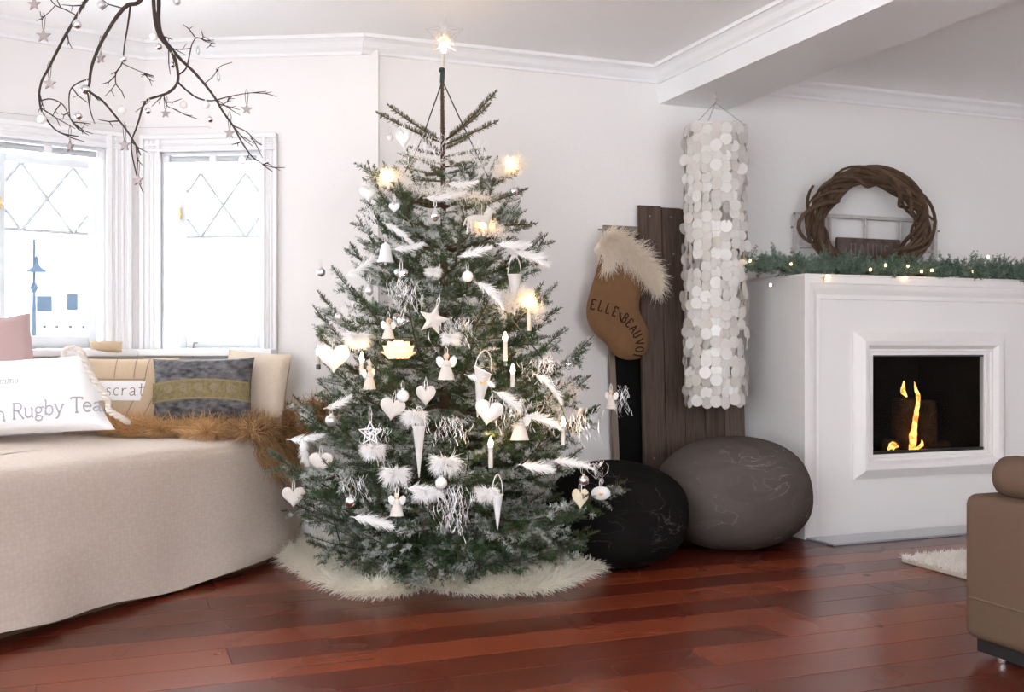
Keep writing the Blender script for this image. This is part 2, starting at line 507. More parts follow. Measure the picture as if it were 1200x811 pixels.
def needle_mat():
    m = bpy.data.materials.new('frosted_fir_needle'); m.use_nodes = True
    nt = m.node_tree; b = nt.nodes['Principled BSDF']; N = nt.nodes.new; L = nt.links.new
    geo = N('ShaderNodeNewGeometry'); at_ = N('ShaderNodeAttribute'); at_.attribute_name = 'tint'
    oi = N('ShaderNodeObjectInfo')
    g = N('ShaderNodeMix'); g.data_type = 'RGBA'
    g.inputs[6].default_value = (.011, .033, .010, 1); g.inputs[7].default_value = (.058, .115, .028, 1)
    fr_ = N('ShaderNodeMath'); fr_.operation = 'MULTIPLY'; fr_.inputs[1].default_value = 2.0; L(at_.outputs['Fac'], fr_.inputs[0])
    fc = N('ShaderNodeMath'); fc.operation = 'FRACT'; L(fr_.outputs[0], fc.inputs[0]); L(fc.outputs[0], g.inputs[0])
    nz = N('ShaderNodeTexNoise'); nz.inputs['Scale'].default_value = 6.5; nz.inputs['Detail'].default_value = 3
    L(geo.outputs['Position'], nz.inputs['Vector'])
    mr = N('ShaderNodeMapRange'); mr.inputs[1].default_value = .40; mr.inputs[2].default_value = .60; mr.inputs[3].default_value = .15; mr.inputs[4].default_value = 1.0
    L(nz.outputs['Fac'], mr.inputs[0])
    # sprayed-on frost clings to some shoots and not to others
    gt = N('ShaderNodeMath'); gt.operation = 'GREATER_THAN'; gt.inputs[1].default_value = .495; L(at_.outputs['Fac'], gt.inputs[0])
    ga = N('ShaderNodeMath'); ga.operation = 'MULTIPLY_ADD'; ga.inputs[1].default_value = .80; ga.inputs[2].default_value = .08; L(gt.outputs[0], ga.inputs[0])
    mu = N('ShaderNodeMath'); mu.operation = 'MULTIPLY'; mu.use_clamp = True
    L(mr.outputs[0], mu.inputs[0]); L(ga.outputs[0], mu.inputs[1])
    fr = N('ShaderNodeMix'); fr.data_type = 'RGBA'; fr.inputs[7].default_value = (.62, .66, .65, 1)
    L(mu.outputs[0], fr.inputs[0]); L(g.outputs[2], fr.inputs[6]); L(fr.outputs[2], b.inputs['Base Color'])
    b.inputs['Roughness'].default_value = .55; b.inputs['Specular IOR Level'].default_value = .18
    tr = N('ShaderNodeBsdfTranslucent'); L(fr.outputs[2], tr.inputs['Color'])
    mx = N('ShaderNodeMixShader'); mx.inputs[0].default_value = .18
    L(b.outputs[0], mx.inputs[1]); L(tr.outputs[0], mx.inputs[2]); L(mx.outputs[0], nt.nodes['Material Output'].inputs['Surface'])
    return m
M['needle'] = needle_mat()

def pouf_mat(name, c1, c2, vein):
    m = bpy.data.materials.new(name); m.use_nodes = True
    nt = m.node_tree; b = nt.nodes['Principled BSDF']; N = nt.nodes.new; L = nt.links.new
    tc = N('ShaderNodeTexCoord')
    mp = N('ShaderNodeMapping'); mp.inputs['Scale'].default_value = (1, 1, 2.2); mp.inputs['Rotation'].default_value = (.5, .4, .3)
    L(tc.outputs['Object'], mp.inputs['Vector'])
    nz = N('ShaderNodeTexNoise'); nz.inputs['Scale'].default_value = 4.6; nz.inputs['Detail'].default_value = 7; nz.inputs['Distortion'].default_value = 1.2
    L(mp.outputs[0], nz.inputs['Vector'])
    sb = N('ShaderNodeMath'); sb.operation = 'SUBTRACT'; sb.inputs[1].default_value = .5
    ab = N('ShaderNodeMath'); ab.operation = 'ABSOLUTE'; L(nz.outputs['Fac'], sb.inputs[0]); L(sb.outputs[0], ab.inputs[0])
    mr = N('ShaderNodeMapRange'); mr.inputs[1].default_value = .0; mr.inputs[2].default_value = .012; mr.inputs[3].default_value = 1; mr.inputs[4].default_value = 0
    L(ab.outputs[0], mr.inputs[0])
    n2 = N('ShaderNodeTexNoise'); n2.inputs['Scale'].default_value = 4.5; n2.inputs['Detail'].default_value = 3; L(tc.outputs['Object'], n2.inputs['Vector'])
    m2 = N('ShaderNodeMapRange'); m2.inputs[1].default_value = .48; m2.inputs[2].default_value = .62; L(n2.outputs['Fac'], m2.inputs[0])
    mu = N('ShaderNodeMath'); mu.operation = 'MULTIPLY'; L(mr.outputs[0], mu.inputs[0]); L(m2.outputs[0], mu.inputs[1])
    hf = N('ShaderNodeMath'); hf.operation = 'MULTIPLY'; hf.inputs[1].default_value = .32; L(mu.outputs[0], hf.inputs[0])
    g = N('ShaderNodeMix'); g.data_type = 'RGBA'; g.inputs[6].default_value = (*c1, 1); g.inputs[7].default_value = (*c2, 1); L(nz.outputs['Fac'], g.inputs[0])
    v = N('ShaderNodeMix'); v.data_type = 'RGBA'; v.inputs[7].default_value = (*vein, 1); L(hf.outputs[0], v.inputs[0]); L(g.outputs[2], v.inputs[6]); L(v.outputs[2], b.inputs['Base Color'])
    b.inputs['Roughness'].default_value = .95; b.inputs['Specular IOR Level'].default_value = .04
    n3 = N('ShaderNodeTexNoise'); n3.inputs['Scale'].default_value = 220; L(tc.outputs['Object'], n3.inputs['Vector'])
    bp = N('ShaderNodeBump'); bp.inputs['Strength'].default_value = .5; bp.inputs['Distance'].default_value = .003; L(n3.outputs['Fac'], bp.inputs['Height']); L(bp.outputs[0], b.inputs['Normal'])
    return m
M['pouf_grey'] = pouf_mat('grey_felt', (.075, .062, .056), (.12, .10, .091), (.40, .36, .33))
M['pouf_dark'] = pouf_mat('charcoal_felt', (.005, .0042, .0042), (.014, .012, .012), (.20, .18, .17))

def quilt_mat():
    m = bpy.data.materials.new('beige_quilted_cotton'); m.use_nodes = True
    nt = m.node_tree; b = nt.nodes['Principled BSDF']; N = nt.nodes.new; L = nt.links.new
    uv = N('ShaderNodeUVMap'); uv.uv_map = 'UVMap'
    nz0 = N('ShaderNodeTexNoise'); nz0.inputs['Scale'].default_value = 9; L(uv.outputs[0], nz0.inputs['Vector'])
    sc_ = N('ShaderNodeVectorMath'); sc_.operation = 'SCALE'; sc_.inputs[3].default_value = .012; L(nz0.outputs['Color'], sc_.inputs[0])
    ad = N('ShaderNodeVectorMath'); ad.operation = 'ADD'; L(uv.outputs[0], ad.inputs[0]); L(sc_.outputs[0], ad.inputs[1])
    sp = N('ShaderNodeSeparateXYZ'); L(ad.outputs[0], sp.inputs[0])
    def wave(o, k, ph=0):
        a = N('ShaderNodeMath'); a.operation = 'MULTIPLY_ADD'; a.inputs[1].default_value = k; a.inputs[2].default_value = ph; L(o, a.inputs[0])
        s_ = N('ShaderNodeMath'); s_.operation = 'SINE'; L(a.outputs[0], s_.inputs[0])
        q = N('ShaderNodeMath'); q.operation = 'ABSOLUTE'; L(s_.outputs[0], q.inputs[0]); return q.outputs[0]
    mp = N('ShaderNodeMapping'); mp.inputs['Scale'].default_value = (52, 66, 1); L(ad.outputs[0], mp.inputs['Vector'])
    mu = N('ShaderNodeTexVoronoi'); mu.feature = 'SMOOTH_F1'; mu.inputs['Scale'].default_value = 1.0; mu.inputs['Randomness'].default_value = .55; mu.inputs['Smoothness'].default_value = .4
    L(mp.outputs[0], mu.inputs['Vector'])
    bp = N('ShaderNodeBump'); bp.invert = True; bp.inputs['Strength'].default_value = .45; bp.inputs['Distance'].default_value = .004
    L(mu.outputs[0], bp.inputs['Height']); L(bp.outputs[0], b.inputs['Normal'])
    n2 = N('ShaderNodeTexNoise'); n2.inputs['Scale'].default_value = 90; L(uv.outputs[0], n2.inputs['Vector'])
    cm = N('ShaderNodeMix'); cm.data_type = 'RGBA'; cm.inputs[6].default_value = (.60, .515, .45, 1); cm.inputs[7].default_value = (.50, .425, .365, 1)
    L(mu.outputs[0], cm.inputs[0]); L(cm.outputs[2], b.inputs['Base Color'])
    b.inputs['Roughness'].default_value = .9; b.inputs['Specular IOR Level'].default_value = .1
    return m
M['quilt'] = quilt_mat()

def capiz_mat():
    m = bpy.data.materials.new('capiz_shell'); m.use_nodes = True
    nt = m.node_tree; b = nt.nodes['Principled BSDF']; N = nt.nodes.new; L = nt.links.new
    oi = N('ShaderNodeObjectInfo'); rp = N('ShaderNodeValToRGB')
    rp.color_ramp.elements[0].color = (.80, .76, .71, 1); rp.color_ramp.elements[1].color = (.94, .935, .92, 1)
    L(oi.outputs['Random'], rp.inputs[0]); L(rp.outputs[0], b.inputs['Base Color'])
    b.inputs['Roughness'].default_value = .28; b.inputs['Coat Weight'].default_value = .3
    tr = N('ShaderNodeBsdfTranslucent'); L(rp.outputs[0], tr.inputs['Color'])
    mx = N('ShaderNodeMixShader'); mx.inputs[0].default_value = .42
    L(b.outputs[0], mx.inputs[1]); L(tr.outputs[0], mx.inputs[2]); L(mx.outputs[0], nt.nodes['Material Output'].inputs['Surface'])
    return m
M['capiz'] = capiz_mat()

def struct(name, mb, m, parent=None, smooth=False):
    o = mb.build(name, m, parent, smooth=smooth)
    if parent is None: o['kind'] = 'structure'
    return o

# ---------------------------------------------------------------- room shell
YB = 5.05                     # back wall
ZC = 2.515                    # ceiling
YR = -2.6                     # open end of the room behind the camera
XL, XR = -1.36, 6.2
C0 = Vector((1.177, YB, 0))
d2 = Vector((-1.015, .50, 0)).normalized()
C1 = C0 + d2 * 1.132
def pol(a): return Vector((cos(R_(a)), sin(R_(a)), 0))
C2 = C1 + pol(196) * 1.15
C3 = C2 + pol(238) * 1.15
C4 = C3 + pol(280) * 1.15
TURRET = [C0, C1, C2, C3, C4]

# floor
fb = MB()
fb.slab([(XL - .1, YR), (XR + .1, YR), (XR + .1, YB + .1), (C0.x + .1, YB + .1), (C1.x + .1, C1.y + .15), (C2.x - .1, C2.y + .15), (C3.x - .15, C3.y + .1), (C4.x - .15, C4.y)], -.12, -.02)
floor = struct('floor', fb, M['floorbase'])
random.seed(4)
PW = 0.185
row = 0
y = YB
while y > -.2:
    x = XL + .0
    y0 = y - PW
    first = random.uniform(.3, 1.8)
    while x < XR - .01:
        ln = first if first else random.choice([1.8, 2.2, 2.6, 3.0])
        first = None
        x1 = min(XR, x + ln)
        b = MB()
        c = .0016
        xa, xb, ya, yb = x + .0006, x1 - .0006, y0 + .0006, y - .0006
        if x1 - x > .05:
            vs = [(xa, ya, -.02), (xb, ya, -.02), (xb, yb, -.02), (xa, yb, -.02), (xa, ya, -c), (xb, ya, -c), (xb, yb, -c), (xa, yb, -c), (xa + c, ya + c, 0), (xb - c, ya + c, 0), (xb - c, yb - c, 0), (xa + c, yb - c, 0)]
            fs = [(8, 9, 10, 11), (4, 5, 9, 8), (5, 6, 10, 9), (6, 7, 11, 10), (7, 4, 8, 11), (0, 1, 5, 4), (1, 2, 6, 5), (2, 3, 7, 6), (3, 0, 4, 7)]
            b.add(vs, fs)
            b.build('floor_plank', M['floor'], floor, smooth=False)
        x = x1
    y = y0
    row += 1

# ceiling
cb_ = MB(); cb_.box(-2.3, XR + .2, YR, 6.0, ZC, ZC + .12)
struct('ceiling', cb_, M['ceil'])
# back wall
wb_ = MB(); wb_.box(C0.x, XR + .2, YB, YB + .2, -.1, ZC)
struct('wall_back', wb_, M['wall'])
wr = MB(); wr.box(XR, XR + .2, YR, YB, -.1, ZC)
struct('wall_right', wr, M['wall'])
wl = MB(); wl.box(XL - .2, XL, 1.4, C4.y, -.1, ZC); wl.box(XL - .2, XL, YR, 1.4, -.1, .15); wl.box(XL - .2, XL, YR, 1.4, 2.40, ZC); wl.box(XL - .2, XL, YR, -1.6, .15, 2.40)
for yy in (-.6, .4): wl.box(XL - .15, XL - .05, yy - .05, yy + .05, .15, 2.40)
struct('wall_left', wl, M['wall'])
wq = MB(); wq.box(XL, .6, YR - .2, YR, -.1, ZC); wq.box(2.6, XR, YR - .2, YR, -.1, ZC); wq.box(.6, 2.6, YR - .2, YR, -.1, .55); wq.box(.6, 2.6, YR - .2, YR, 2.3, ZC)
struct('wall_rear', wq, M['wall'])

def wall_frame(p0, p1):
    """local frame: x to the right as seen from inside, y outwards, z up; p0 = right end, p1 = left end"""
    ex = (p0 - p1).normalized()
    n_in = Vector((ex.y, -ex.x, 0))
    return Matrix(((ex.x, -n_in.x, 0, p1.x), (ex.y, -n_in.y, 0, p1.y), (0, 0, 1, 0), (0, 0, 0, 1))), (p0 - p1).length

ZS, ZT = .985, 1.965           # window hole
def bay_wall(name, p0, p1, hole=None, ZS=ZS, ZT=ZT):
    F, L = wall_frame(p0, p1)
    b = MB()
    T = .12
    e = .055
    if hole:
        a, c = hole
        b.box(-e, a, 0, T, -.1, ZC, F); b.box(c, L + e, 0, T, -.1, ZC, F)
        b.box(a, c, 0, T, -.1, ZS, F); b.box(a, c, 0, T, ZT, ZC, F)
    else:
        b.box(-e, L + e, 0, T, -.1, ZC, F)
    struct(name, b, M['wall'])
    return F, L

def sx(F, px, py=300):
    """pixel column -> local x on a wall plane"""
    p = onplane(px, py, F.translation, Vector((F[0][1], F[1][1], 0)))
    return (F.inverted() @ p).x

def window(name, F, L, a, c, out_l, out_r, gl, gr, lat=1):
    W = empty(name, F.translation + Vector((0, 0, ZS)))
    W['kind'] = 'structure'
    # casing: stepped mouldings on the room side (negative y)
    def vcas(x0, x1):
        b = MB()
        w = x1 - x0
        for k, (f0, f1, d) in enumerate(((0, 1, .018), (.0, .22, .036), (.36, .48, .026), (.60, .70, .026), (.82, 1, .030))):
            b.rbox(x0 + w * f0, x0 + w * f1, -d, .0, ZS - .02, ZT + .075, .004, 1, F)
        b.build('casing', M['trim'], W)
    vcas(out_l, a); vcas(c, out_r)
    b = MB()
    for z0, z1, d in ((ZT, ZT + .085, .018), (ZT + .062, ZT + .085, .036), (ZT + .03, ZT + .042, .026), (ZT, ZT + .014, .03)):
        b.rbox(out_l, out_r, -d - .001, 0, z0, z1, .004, 1, F)
    b.build('head_casing', M['trim'], W)
    b = MB(); b.rbox(out_l - .0, out_r, -.11, .10, ZS - .035, ZS, .008, 2, F)
    b.build('sill', M['trim'], W)
    # reveal
    b = MB()
    b.box(a - .002, a + .012, 0, .115, ZS, ZT, F); b.box(c - .012, c + .002, 0, .115, ZS, ZT, F); b.box(a + .012, c - .012, 0, .115, ZT - .012, ZT, F)
    b.build('reveal', M['sash'], W, smooth=False)
    # sash
    sl, sr, st, sb = gl - .042, gr + .042, ZT - .058, ZS + .003
    for nm, x0, x1, z0, z1 in (('stile', sl, gl, sb, st), ('stile', gr, sr, sb, st), ('rail', gl, gr, st - .042, st), ('rail', gl, gr, sb, sb + .06)):
        b = MB(); b.rbox(x0, x1, .045, .085, z0, z1, .006, 2, F)
        b.build(nm, M['sash'], W)
    g0, g1, gt, gb = gl, gr, st - .042, sb + .06
    b = MB(); b.box(g0, g1, .063, .067, gb, gt, F); b.build('pane', M['pane'], W, smooth=False)
    # leaded diamonds in the upper light
    zb = gt - .315
    b = MB(); b.box(g0, g1, .056, .062, zb - .008, zb + .008, F); b.build('glazing_bar', M['lead'], W, smooth=False)
    wv = (g1 - g0)
    half = wv / 3.2
    def seg(x0, z0, x1, z1):
        b = MB(); b.tube([F @ Vector((x0, .059, z0)), F @ Vector((x1, .059, z1))], .008, 4); b.build('lead_came', M['lead'], W, smooth=False)
    zm = (gt + zb) / 2
    hh = gt - zb
    k = hh / (2 * half * .93)
    cx = g0 + wv * .5
    # diagonals clipped to the light
    for off in np.arange(-4, 5) * half:
        for sgn in (1, -1):
            t0, t1 = 0.0, 1.0
            xa, xb = cx + off - sgn * half * .97, cx + off + sgn * half * .97
            za, zb_ = zb, gt
            lo, hi = 0.0, 1.0
            dx = xb - xa
            for lim, s_ in ((g0, 1), (g1, -1)):
                tt = (lim - xa) / dx
                if dx * s_ > 0: lo = max(lo, tt)
                else: hi = min(hi, tt)
            if hi - lo > .12 and int(round(off / half)) % 2 == 0:
                seg(xa + dx * lo, za + (zb_ - za) * lo, xa + dx * hi, za + (zb_ - za) * hi)
    # roller blind rolled up at the top
    b = MB(); b.tube([F @ Vector((a + .03, .02, ZT - .03)), F @ Vector((c - .03, .02, ZT - .03))], .016, 10)
    b.build('rolled_blind', M['blind'], W)
    for xx in (a + .02, (a + c) / 2, c - .02):
        b = MB(); b.rbox(xx - .018, xx + .018, -.002, .04, ZT - .05, ZT - .012, .004, 1, F); b.build('blind_bracket', M['trim'], W)
    b = MB(); b.rbox(sl + .006, sl + .02, .03, .045, ZT - .33, ZT - .27, .003, 1, F); b.rbox(sl + .002, sl + .03, .022, .032, ZT - .31, ZT - .30, .003, 1, F)
    b.build('latch', M['brass'], W)
    # stay hook on the lower rail
    xh = sl + (sr - sl) * .22
    b = MB(); b.tube([F @ Vector((xh, .04, ZS + .03)), F @ Vector((xh, .0, ZS + .03)), F @ Vector((xh, -.01, ZS + .0)), F @ Vector((xh, -.012, ZS - .04))], .004, 5)
    b.build('stay_hook', M['chain'], W)
    return W

F2, L2 = wall_frame(C0, C1)
h2 = (sx(F2, 190), sx(F2, 309))
bay_wall('wall_bay_right', C0, C1, h2)
window('window_2', F2, L2, h2[0], h2[1], sx(F2, 166), sx(F2, 326), sx(F2, 214), sx(F2, 299))
F1, L1 = wall_frame(C1, C2)
h1 = (sx(F1, -14), sx(F1, 123))
bay_wall('wall_bay_middle', C1, C2, h1)
window('window_1', F1, L1, h1[0], h1[1], max(.02, sx(F1, -60)), sx(F1, 153), sx(F1, 9), sx(F1, 107))
F0_, L0 = wall_frame(C2, C3)
bay_wall('wall_bay_left', C2, C3, (.38, .80), .985, 1.8)
bay_wall('wall_bay_front', C3, C4, (.45, .85), .85, 1.9)

# crown mouldings
def crown(name, p0, p1, ext0=0.0, ext1=0.0):
    """p0 right end, p1 left end"""
    F, L = wall_frame(p0, p1)
    prof = [(0, -.085), (-.012, -.085), (-.012, -.07), (-.03, -.055), (-.045, -.03), (-.062, -.018), (-.075, -.018), (-.075, 0), (0, 0)]
    b = MB()
    n = len(prof)
    vs = [F @ Vector((-ext0, y_, ZC + z_)) for y_, z_ in prof] + [F @ Vector((L + ext1, y_, ZC + z_)) for y_, z_ in prof]
    fs = [tuple(range(n)), tuple(range(2 * n - 1, n - 1, -1))] + [(i, n + i, n + (i + 1) % n, (i + 1) % n) for i in range(n)]
    b.add(vs, fs)
    return struct(name, b, M['trim'])
BX0 = ony(772, 122, YB).x
BX1 = ony(851, 115, YB).x
BZ = ony(772, 122, YB).z
crown('trim_1', Vector((BX0, YB, 0)), Vector((C0.x, YB, 0)), ext0=0.03)
crown('trim_2', C0, C1)
crown('trim_3', C1, C2)
crown('trim_4', Vector((XR, YB, 0)), Vector((BX1, YB, 0)))
# ceiling beam with its own crown on the left face
bb = MB(); bb.box(BX0, BX1, YR, YB, BZ, ZC)
beam = struct('trim_5', bb, M['trim'])
crown('trim_6', Vector((BX0, YR, 0)), Vector((BX0, YB, 0)))
# thin curtain wire over the windows
cw = thing('curtain_wire', 'thin grey wire strung along the bay wall above both windows', 'wire', at(100, 148, 4.95))
b = MB(); b.tube([F1 @ Vector((.05, -.03, 2.07)), F1 @ Vector((L1 - .03, -.03, 2.085)), F2 @ Vector((sx(F2, 247), -.03, 2.085)), F2 @ Vector((sx(F2, 247), 0.0, 2.085))], .0016, 5)
b.build('cable', M['blind'], cw)

# ---------------------------------------------------------------- outdoors
g = MB(); g.box(-60, 30, 6.2, 90, -.9, -.8)
o = struct('ground_outside', g, M['snow'])
def facade():
    p = at(60, 353, 42)
    H = thing('house', 'pale house across the street with small dark windows', 'house', (p.x, p.y, -.8), -R_(8))
    b = MB(); b.box(-9, 9, 0, 6, 0, 7.5); b.build('wall', M['house'], H, smooth=False) if False else None
    return p, H
hp, H = facade()
def loc_build(b, name, m, parent, smooth=False):
    """mesh given in the parent's local frame"""
    me_off = origin_of(parent)
    b.v = [p + me_off for p in b.v]
    return b.build(name, m, parent, smooth=smooth)
b = MB(); b.box(-9, 9, 0, 6, 0, 7.5); loc_build(b, 'wall', M['house'], H)
b = MB(); b.prism([(-9.4, 7.5), (9.4, 7.5), (8.4, 9.6), (-8.4, 9.6)], -.4, 6.4); loc_build(b, 'roof', M['snow'], H)
Hi = H.matrix_basis.inverted()
for (x0, x1, y0, y1) in ((44, 61, 347, 365), (78, 90, 344, 363)):
    a = Hi @ at(x0, y0, 42); c = Hi @ at(x1, y1, 42)
    b = MB(); b.box(a.x, c.x, -.06, .02, c.z, a.z); w_ = loc_build(b, 'window', M['farwin'], H)
    b = MB(); b.box(a.x - .06, c.x + .06, -.1, -.0, c.z - .1, c.z - .02); loc_build(b, 'sill', M['house'], H)
for i, x0 in enumerate((53, 67, 82, 97)):
    a = Hi @ at(x0, 383, 42)
    b = MB(); b.sphere(.075, (a.x, -.1, a.z), 8, 6); loc_build(b, 'wall_lantern', M['farwin'], H, True)
lp = at(40, 395, 16)
SL = thing('street_lamp', 'grey street lamp with a conical shade seen through the left window', 'street lamp', (lp.x, lp.y, -.8))
top = at(38, 281, 16); 
b = MB(); b.tube([Vector((lp.x, lp.y, -.8)), Vector((lp.x, lp.y, .8)), Vector((lp.x, lp.y, top.z))], [.05, .035, .018], 8); b.build('pole', M['farmetal'], SL)
aL = at(14, 281, 16); aR = at(60, 281, 16)
b = MB(); b.tube([aL, aR], .01, 6); b.build('crossbar', M['farmetal'], SL)
sh = at(43, 312, 16)
b = MB(); b.lathe([(.15, -.09), (.13, -.06), (.05, .0), (.03, .06), (.012, .16)], 14, Matrix.Translation(sh)); b.build('shade', M['farmetal'], SL)
b = MB(); b.tube([sh + Vector((0, 0, .15)), Vector((sh.x, sh.y, top.z))], .008, 5); b.build('hanger', M['farmetal'], SL)
kb = at(40, 337, 16)
b = MB(); b.sphere(.055, kb, 8, 6, 1.4); b.build('junction_box', M['farmetal'], SL)

# ---------------------------------------------------------------- fireplace
YF = ony(943, 628, 0) and 4.50
fx0 = ony(943, 400, YF).x
iox0, iox1 = ony(1003, 450, YF).x, ony(1181, 450, YF).x
ioz1, ioz0 = ony(1003, 388, YF).z, ony(1003, 563, YF).z
opx0, opx1 = ony(1026, 450, YF).x, ony(1157, 450, YF).x
opz1, opz0 = ony(1026, 415, YF).z, ony(1026, 535, YF).z
fcx = (iox0 + iox1) / 2
fx1 = 2 * fcx - fx0
FZ = ony(943, 323, YF).z
FP = thing('fireplace', 'tall white fireplace surround with moulded frames and glazed firebox', 'fireplace', (fcx, (YF + YB) / 2, 0))
ry = YF + .035
b = MB()
b.box(fx0, opx0 - .01, ry, YB - .002, 0, FZ - .0); b.box(opx1 + .01, fx1, ry, YB - .002, 0, FZ - .0)
b.box(opx0 - .01, opx1 + .01, ry, YB - .002, opz1 + .01, FZ); b.box(opx0 - .01, opx1 + .01, ry, YB - .002, 0, opz0 - .01)
b.build('body', M['fire_white'], FP, smooth=False)
def frame_sweep(x0, x1, z0, z1, prof, open_bottom=False):
    """prof: (inset, y). mitred picture-frame moulding"""
    b = MB()
    rings = []
    for ins, y_ in prof:
        zb_ = z0 if open_bottom else z0 + ins
        rings.append([(x0 + ins, y_, zb_), (x0 + ins, y_, z1 - ins), (x1 - ins, y_, z1 - ins), (x1 - ins, y_, zb_)])
    vs = [p for r in rings for p in r]
    fs = []
    for i in range(len(rings) - 1):
        for k in range(3 if open_bottom else 4):
            j = (k + 1) % 4
            fs.append((i * 4 + k, i * 4 + j, (i + 1) * 4 + j, (i + 1) * 4 + k))
    if open_bottom:
        fs.append(tuple(4 * i for i in range(len(rings))))
        fs.append(tuple(4 * i + 3 for i in range(len(rings) - 1, -1, -1)))
    return b.add(vs, fs)
om = [(0, ry), (0, YF), (.035, YF), (.04, YF + .004), (.055, YF + .006), (.075, YF + .018), (.095, YF + .026), (.110, YF + .022), (.118, YF + .024), (.12, ry + .001)]
frame_sweep(fx0, fx1, 0, FZ, om, True).build('outer_moulding', M['fire_white'], FP, autos=30)
wi = opx0 - iox0
im = [(0, ry + .001), (0, YF + .018), (.012, YF + .012), (.03, YF - .006), (.052, YF - .018), (.075, YF - .012), (.090, YF + .004), (.094, YF + .012), (.108, YF + .012), (.112, YF + .018), (wi, YF + .02), (wi, ry + .09)]
frame_sweep(iox0, iox1, ioz0, ioz1, im).build('inner_moulding', M['fire_white'], FP, autos=30)
b = MB(); b.rbox(fx0 - .004, fx1 + .004, YF - .004, YB - .002, FZ - .0, FZ + .012, .004, 2); b.build('mantel_shelf', M['fire_white'], FP)
# firebox
b = MB()
X0, X1, Z0, Z1, Ya, Yb_ = opx0 - .005, opx1 + .005, opz0 - .005, opz1 + .005, YF + .06, YB - .06
v = [(X0, Ya, Z0), (X1, Ya, Z0), (X1, Ya, Z1), (X0, Ya, Z1), (X0 + .05, Yb_, Z0), (X1 - .05, Yb_, Z0), (X1 - .05, Yb_, Z1), (X0 + .05, Yb_, Z1)]
b.add(v, [(4, 5, 6, 7), (0, 1, 5, 4), (3, 7, 6, 2), (0, 4, 7, 3), (1, 2, 6, 5)])
b.build('firebox', M['soot'], FP, smooth=False)
b = MB(); b.box(opx0 - .004, opx1 + .004, YF + .036, YF + .041, opz0 - .004, opz1 + .004); b.build('glass_door', M['fireglass'], FP, smooth=False)
for nm, a in (('door_edge', (opx0 - .004, opx1 + .004, opz0 - .004, opz0 + .022)), ('door_edge', (opx0 - .004, opx1 + .004, opz1 - .016, opz1 + .004))):
    b = MB(); b.box(a[0], a[1], YF + .030, YF + .050, a[2], a[3]); b.build(nm, M['black'], FP, smooth=False)
b = MB()
random.seed(3)
for k in range(40):
    xx = random.uniform(X0 + .06, X1 - .08); yy = random.uniform(YF + .1, Yb_ - .05); r_ = random.uniform(.012, .03)
    b.sphere(r_, (xx, yy, Z0 + r_ * .6), 6, 4, .7)
b.build('ash_bed', M['log'], FP, smooth=False)['kind'] = 'stuff'
# logs
yl = YF + .26
def log_obj(pxa, pya, pxb, pyb, r_, y_, label, up=False):
    a = ony(pxa, pya, y_); c = ony(pxb, pyb, y_)
    pts = [a.lerp(c, t) + Vector((random.uniform(-.006, .006), random.uniform(-.006, .006), random.uniform(-.004, .004))) for t in np.linspace(0, 1, 7)]
    b = MB(); b.tube(pts, [r_ * .96, r_, r_ * 1.03, r_, r_ * .98, r_, r_ * .93], 12, jitter=.07)
    o = b.build('fire_log', M['log'], None); tag(o, label, 'log')
    return o
LG = thing('fire_log', 'big charred log standing upright in the firebox behind the flames', 'log', ony(1072, 529, yl))
b = MB(); rr_ = .068
b.lathe([(.066, 0), (.078, .03), (.078, .12), (.076, .2), (.074, .262), (.06, .275)], 14, Matrix.Translation(ony(1060, 523, yl) + Vector((0, 0, .0))), .8); b.build('bark', M['log'], LG)
b = MB(); b.lathe([(.07, 0), (.072, .1), (.07, .22), (.06, .265)], 12, Matrix.Translation(ony(1083, 523, yl + .03))); b.build('split_half', M['log'], LG)
log_obj(1036, 520, 1066, 522, .026, yl - .09, 'small burning log lying at the left of the fire')
log_obj(1100, 524, 1135, 522, .034, yl + .02, 'short charred log end lying at the right of the fire')
def flame(pts, rads, y_, label, seed):
    random.seed(seed)
    P = catmull([ony(px, py, y_) + Vector((0, random.uniform(-.01, .01), 0)) for px, py in pts], 4)
    rad = np.interp(np.linspace(0, 1, len(P)), np.linspace(0, 1, len(rads)), rads)
    b = MB(); b.tube(P, list(rad), 8, jitter=.18)
    o = b.build('flame', M['flame'], None); tag(o, label, 'flame')
fy = yl - .115
flame([(1068, 527), (1071, 512), (1073, 495), (1074, 478), (1076, 465), (1073, 456), (1072, 447)], [.022, .019, .014, .011, .012, .008, .001], fy, 'tall thin flame rising in front of the upright log', 1)
flame([(1064, 465), (1060, 460), (1057, 455), (1058, 446)], [.004, .013, .012, .001], fy, 'short wide flame licking above the log top', 2)
flame([(1040, 527), (1046, 522), (1050, 526), (1055, 528)], [.004, .020, .016, .003], fy - .01, 'low bright flame at the left foot of the log', 3)
flame([(1074, 526), (1079, 521), (1080, 515)], [.008, .010, .001], fy - .012, 'small flame at the right foot of the tall flame', 4)
# hearth glass
hp_ = [onz(945, 630), onz(977, 640), onz(1215, 626)]
b = MB(); b.slab([(fx0 + .005, YF - .004), (hp_[1].x, hp_[1].y), (fx1 - (hp_[1].x - fx0), hp_[1].y), (fx1 - .005, YF - .004)], 0.001, .011)
o = b.build('hearth_plate', M['hearth'], None, smooth=False); tag(o, 'grey glass hearth plate lying on the floor before the fireplace', 'hearth plate')

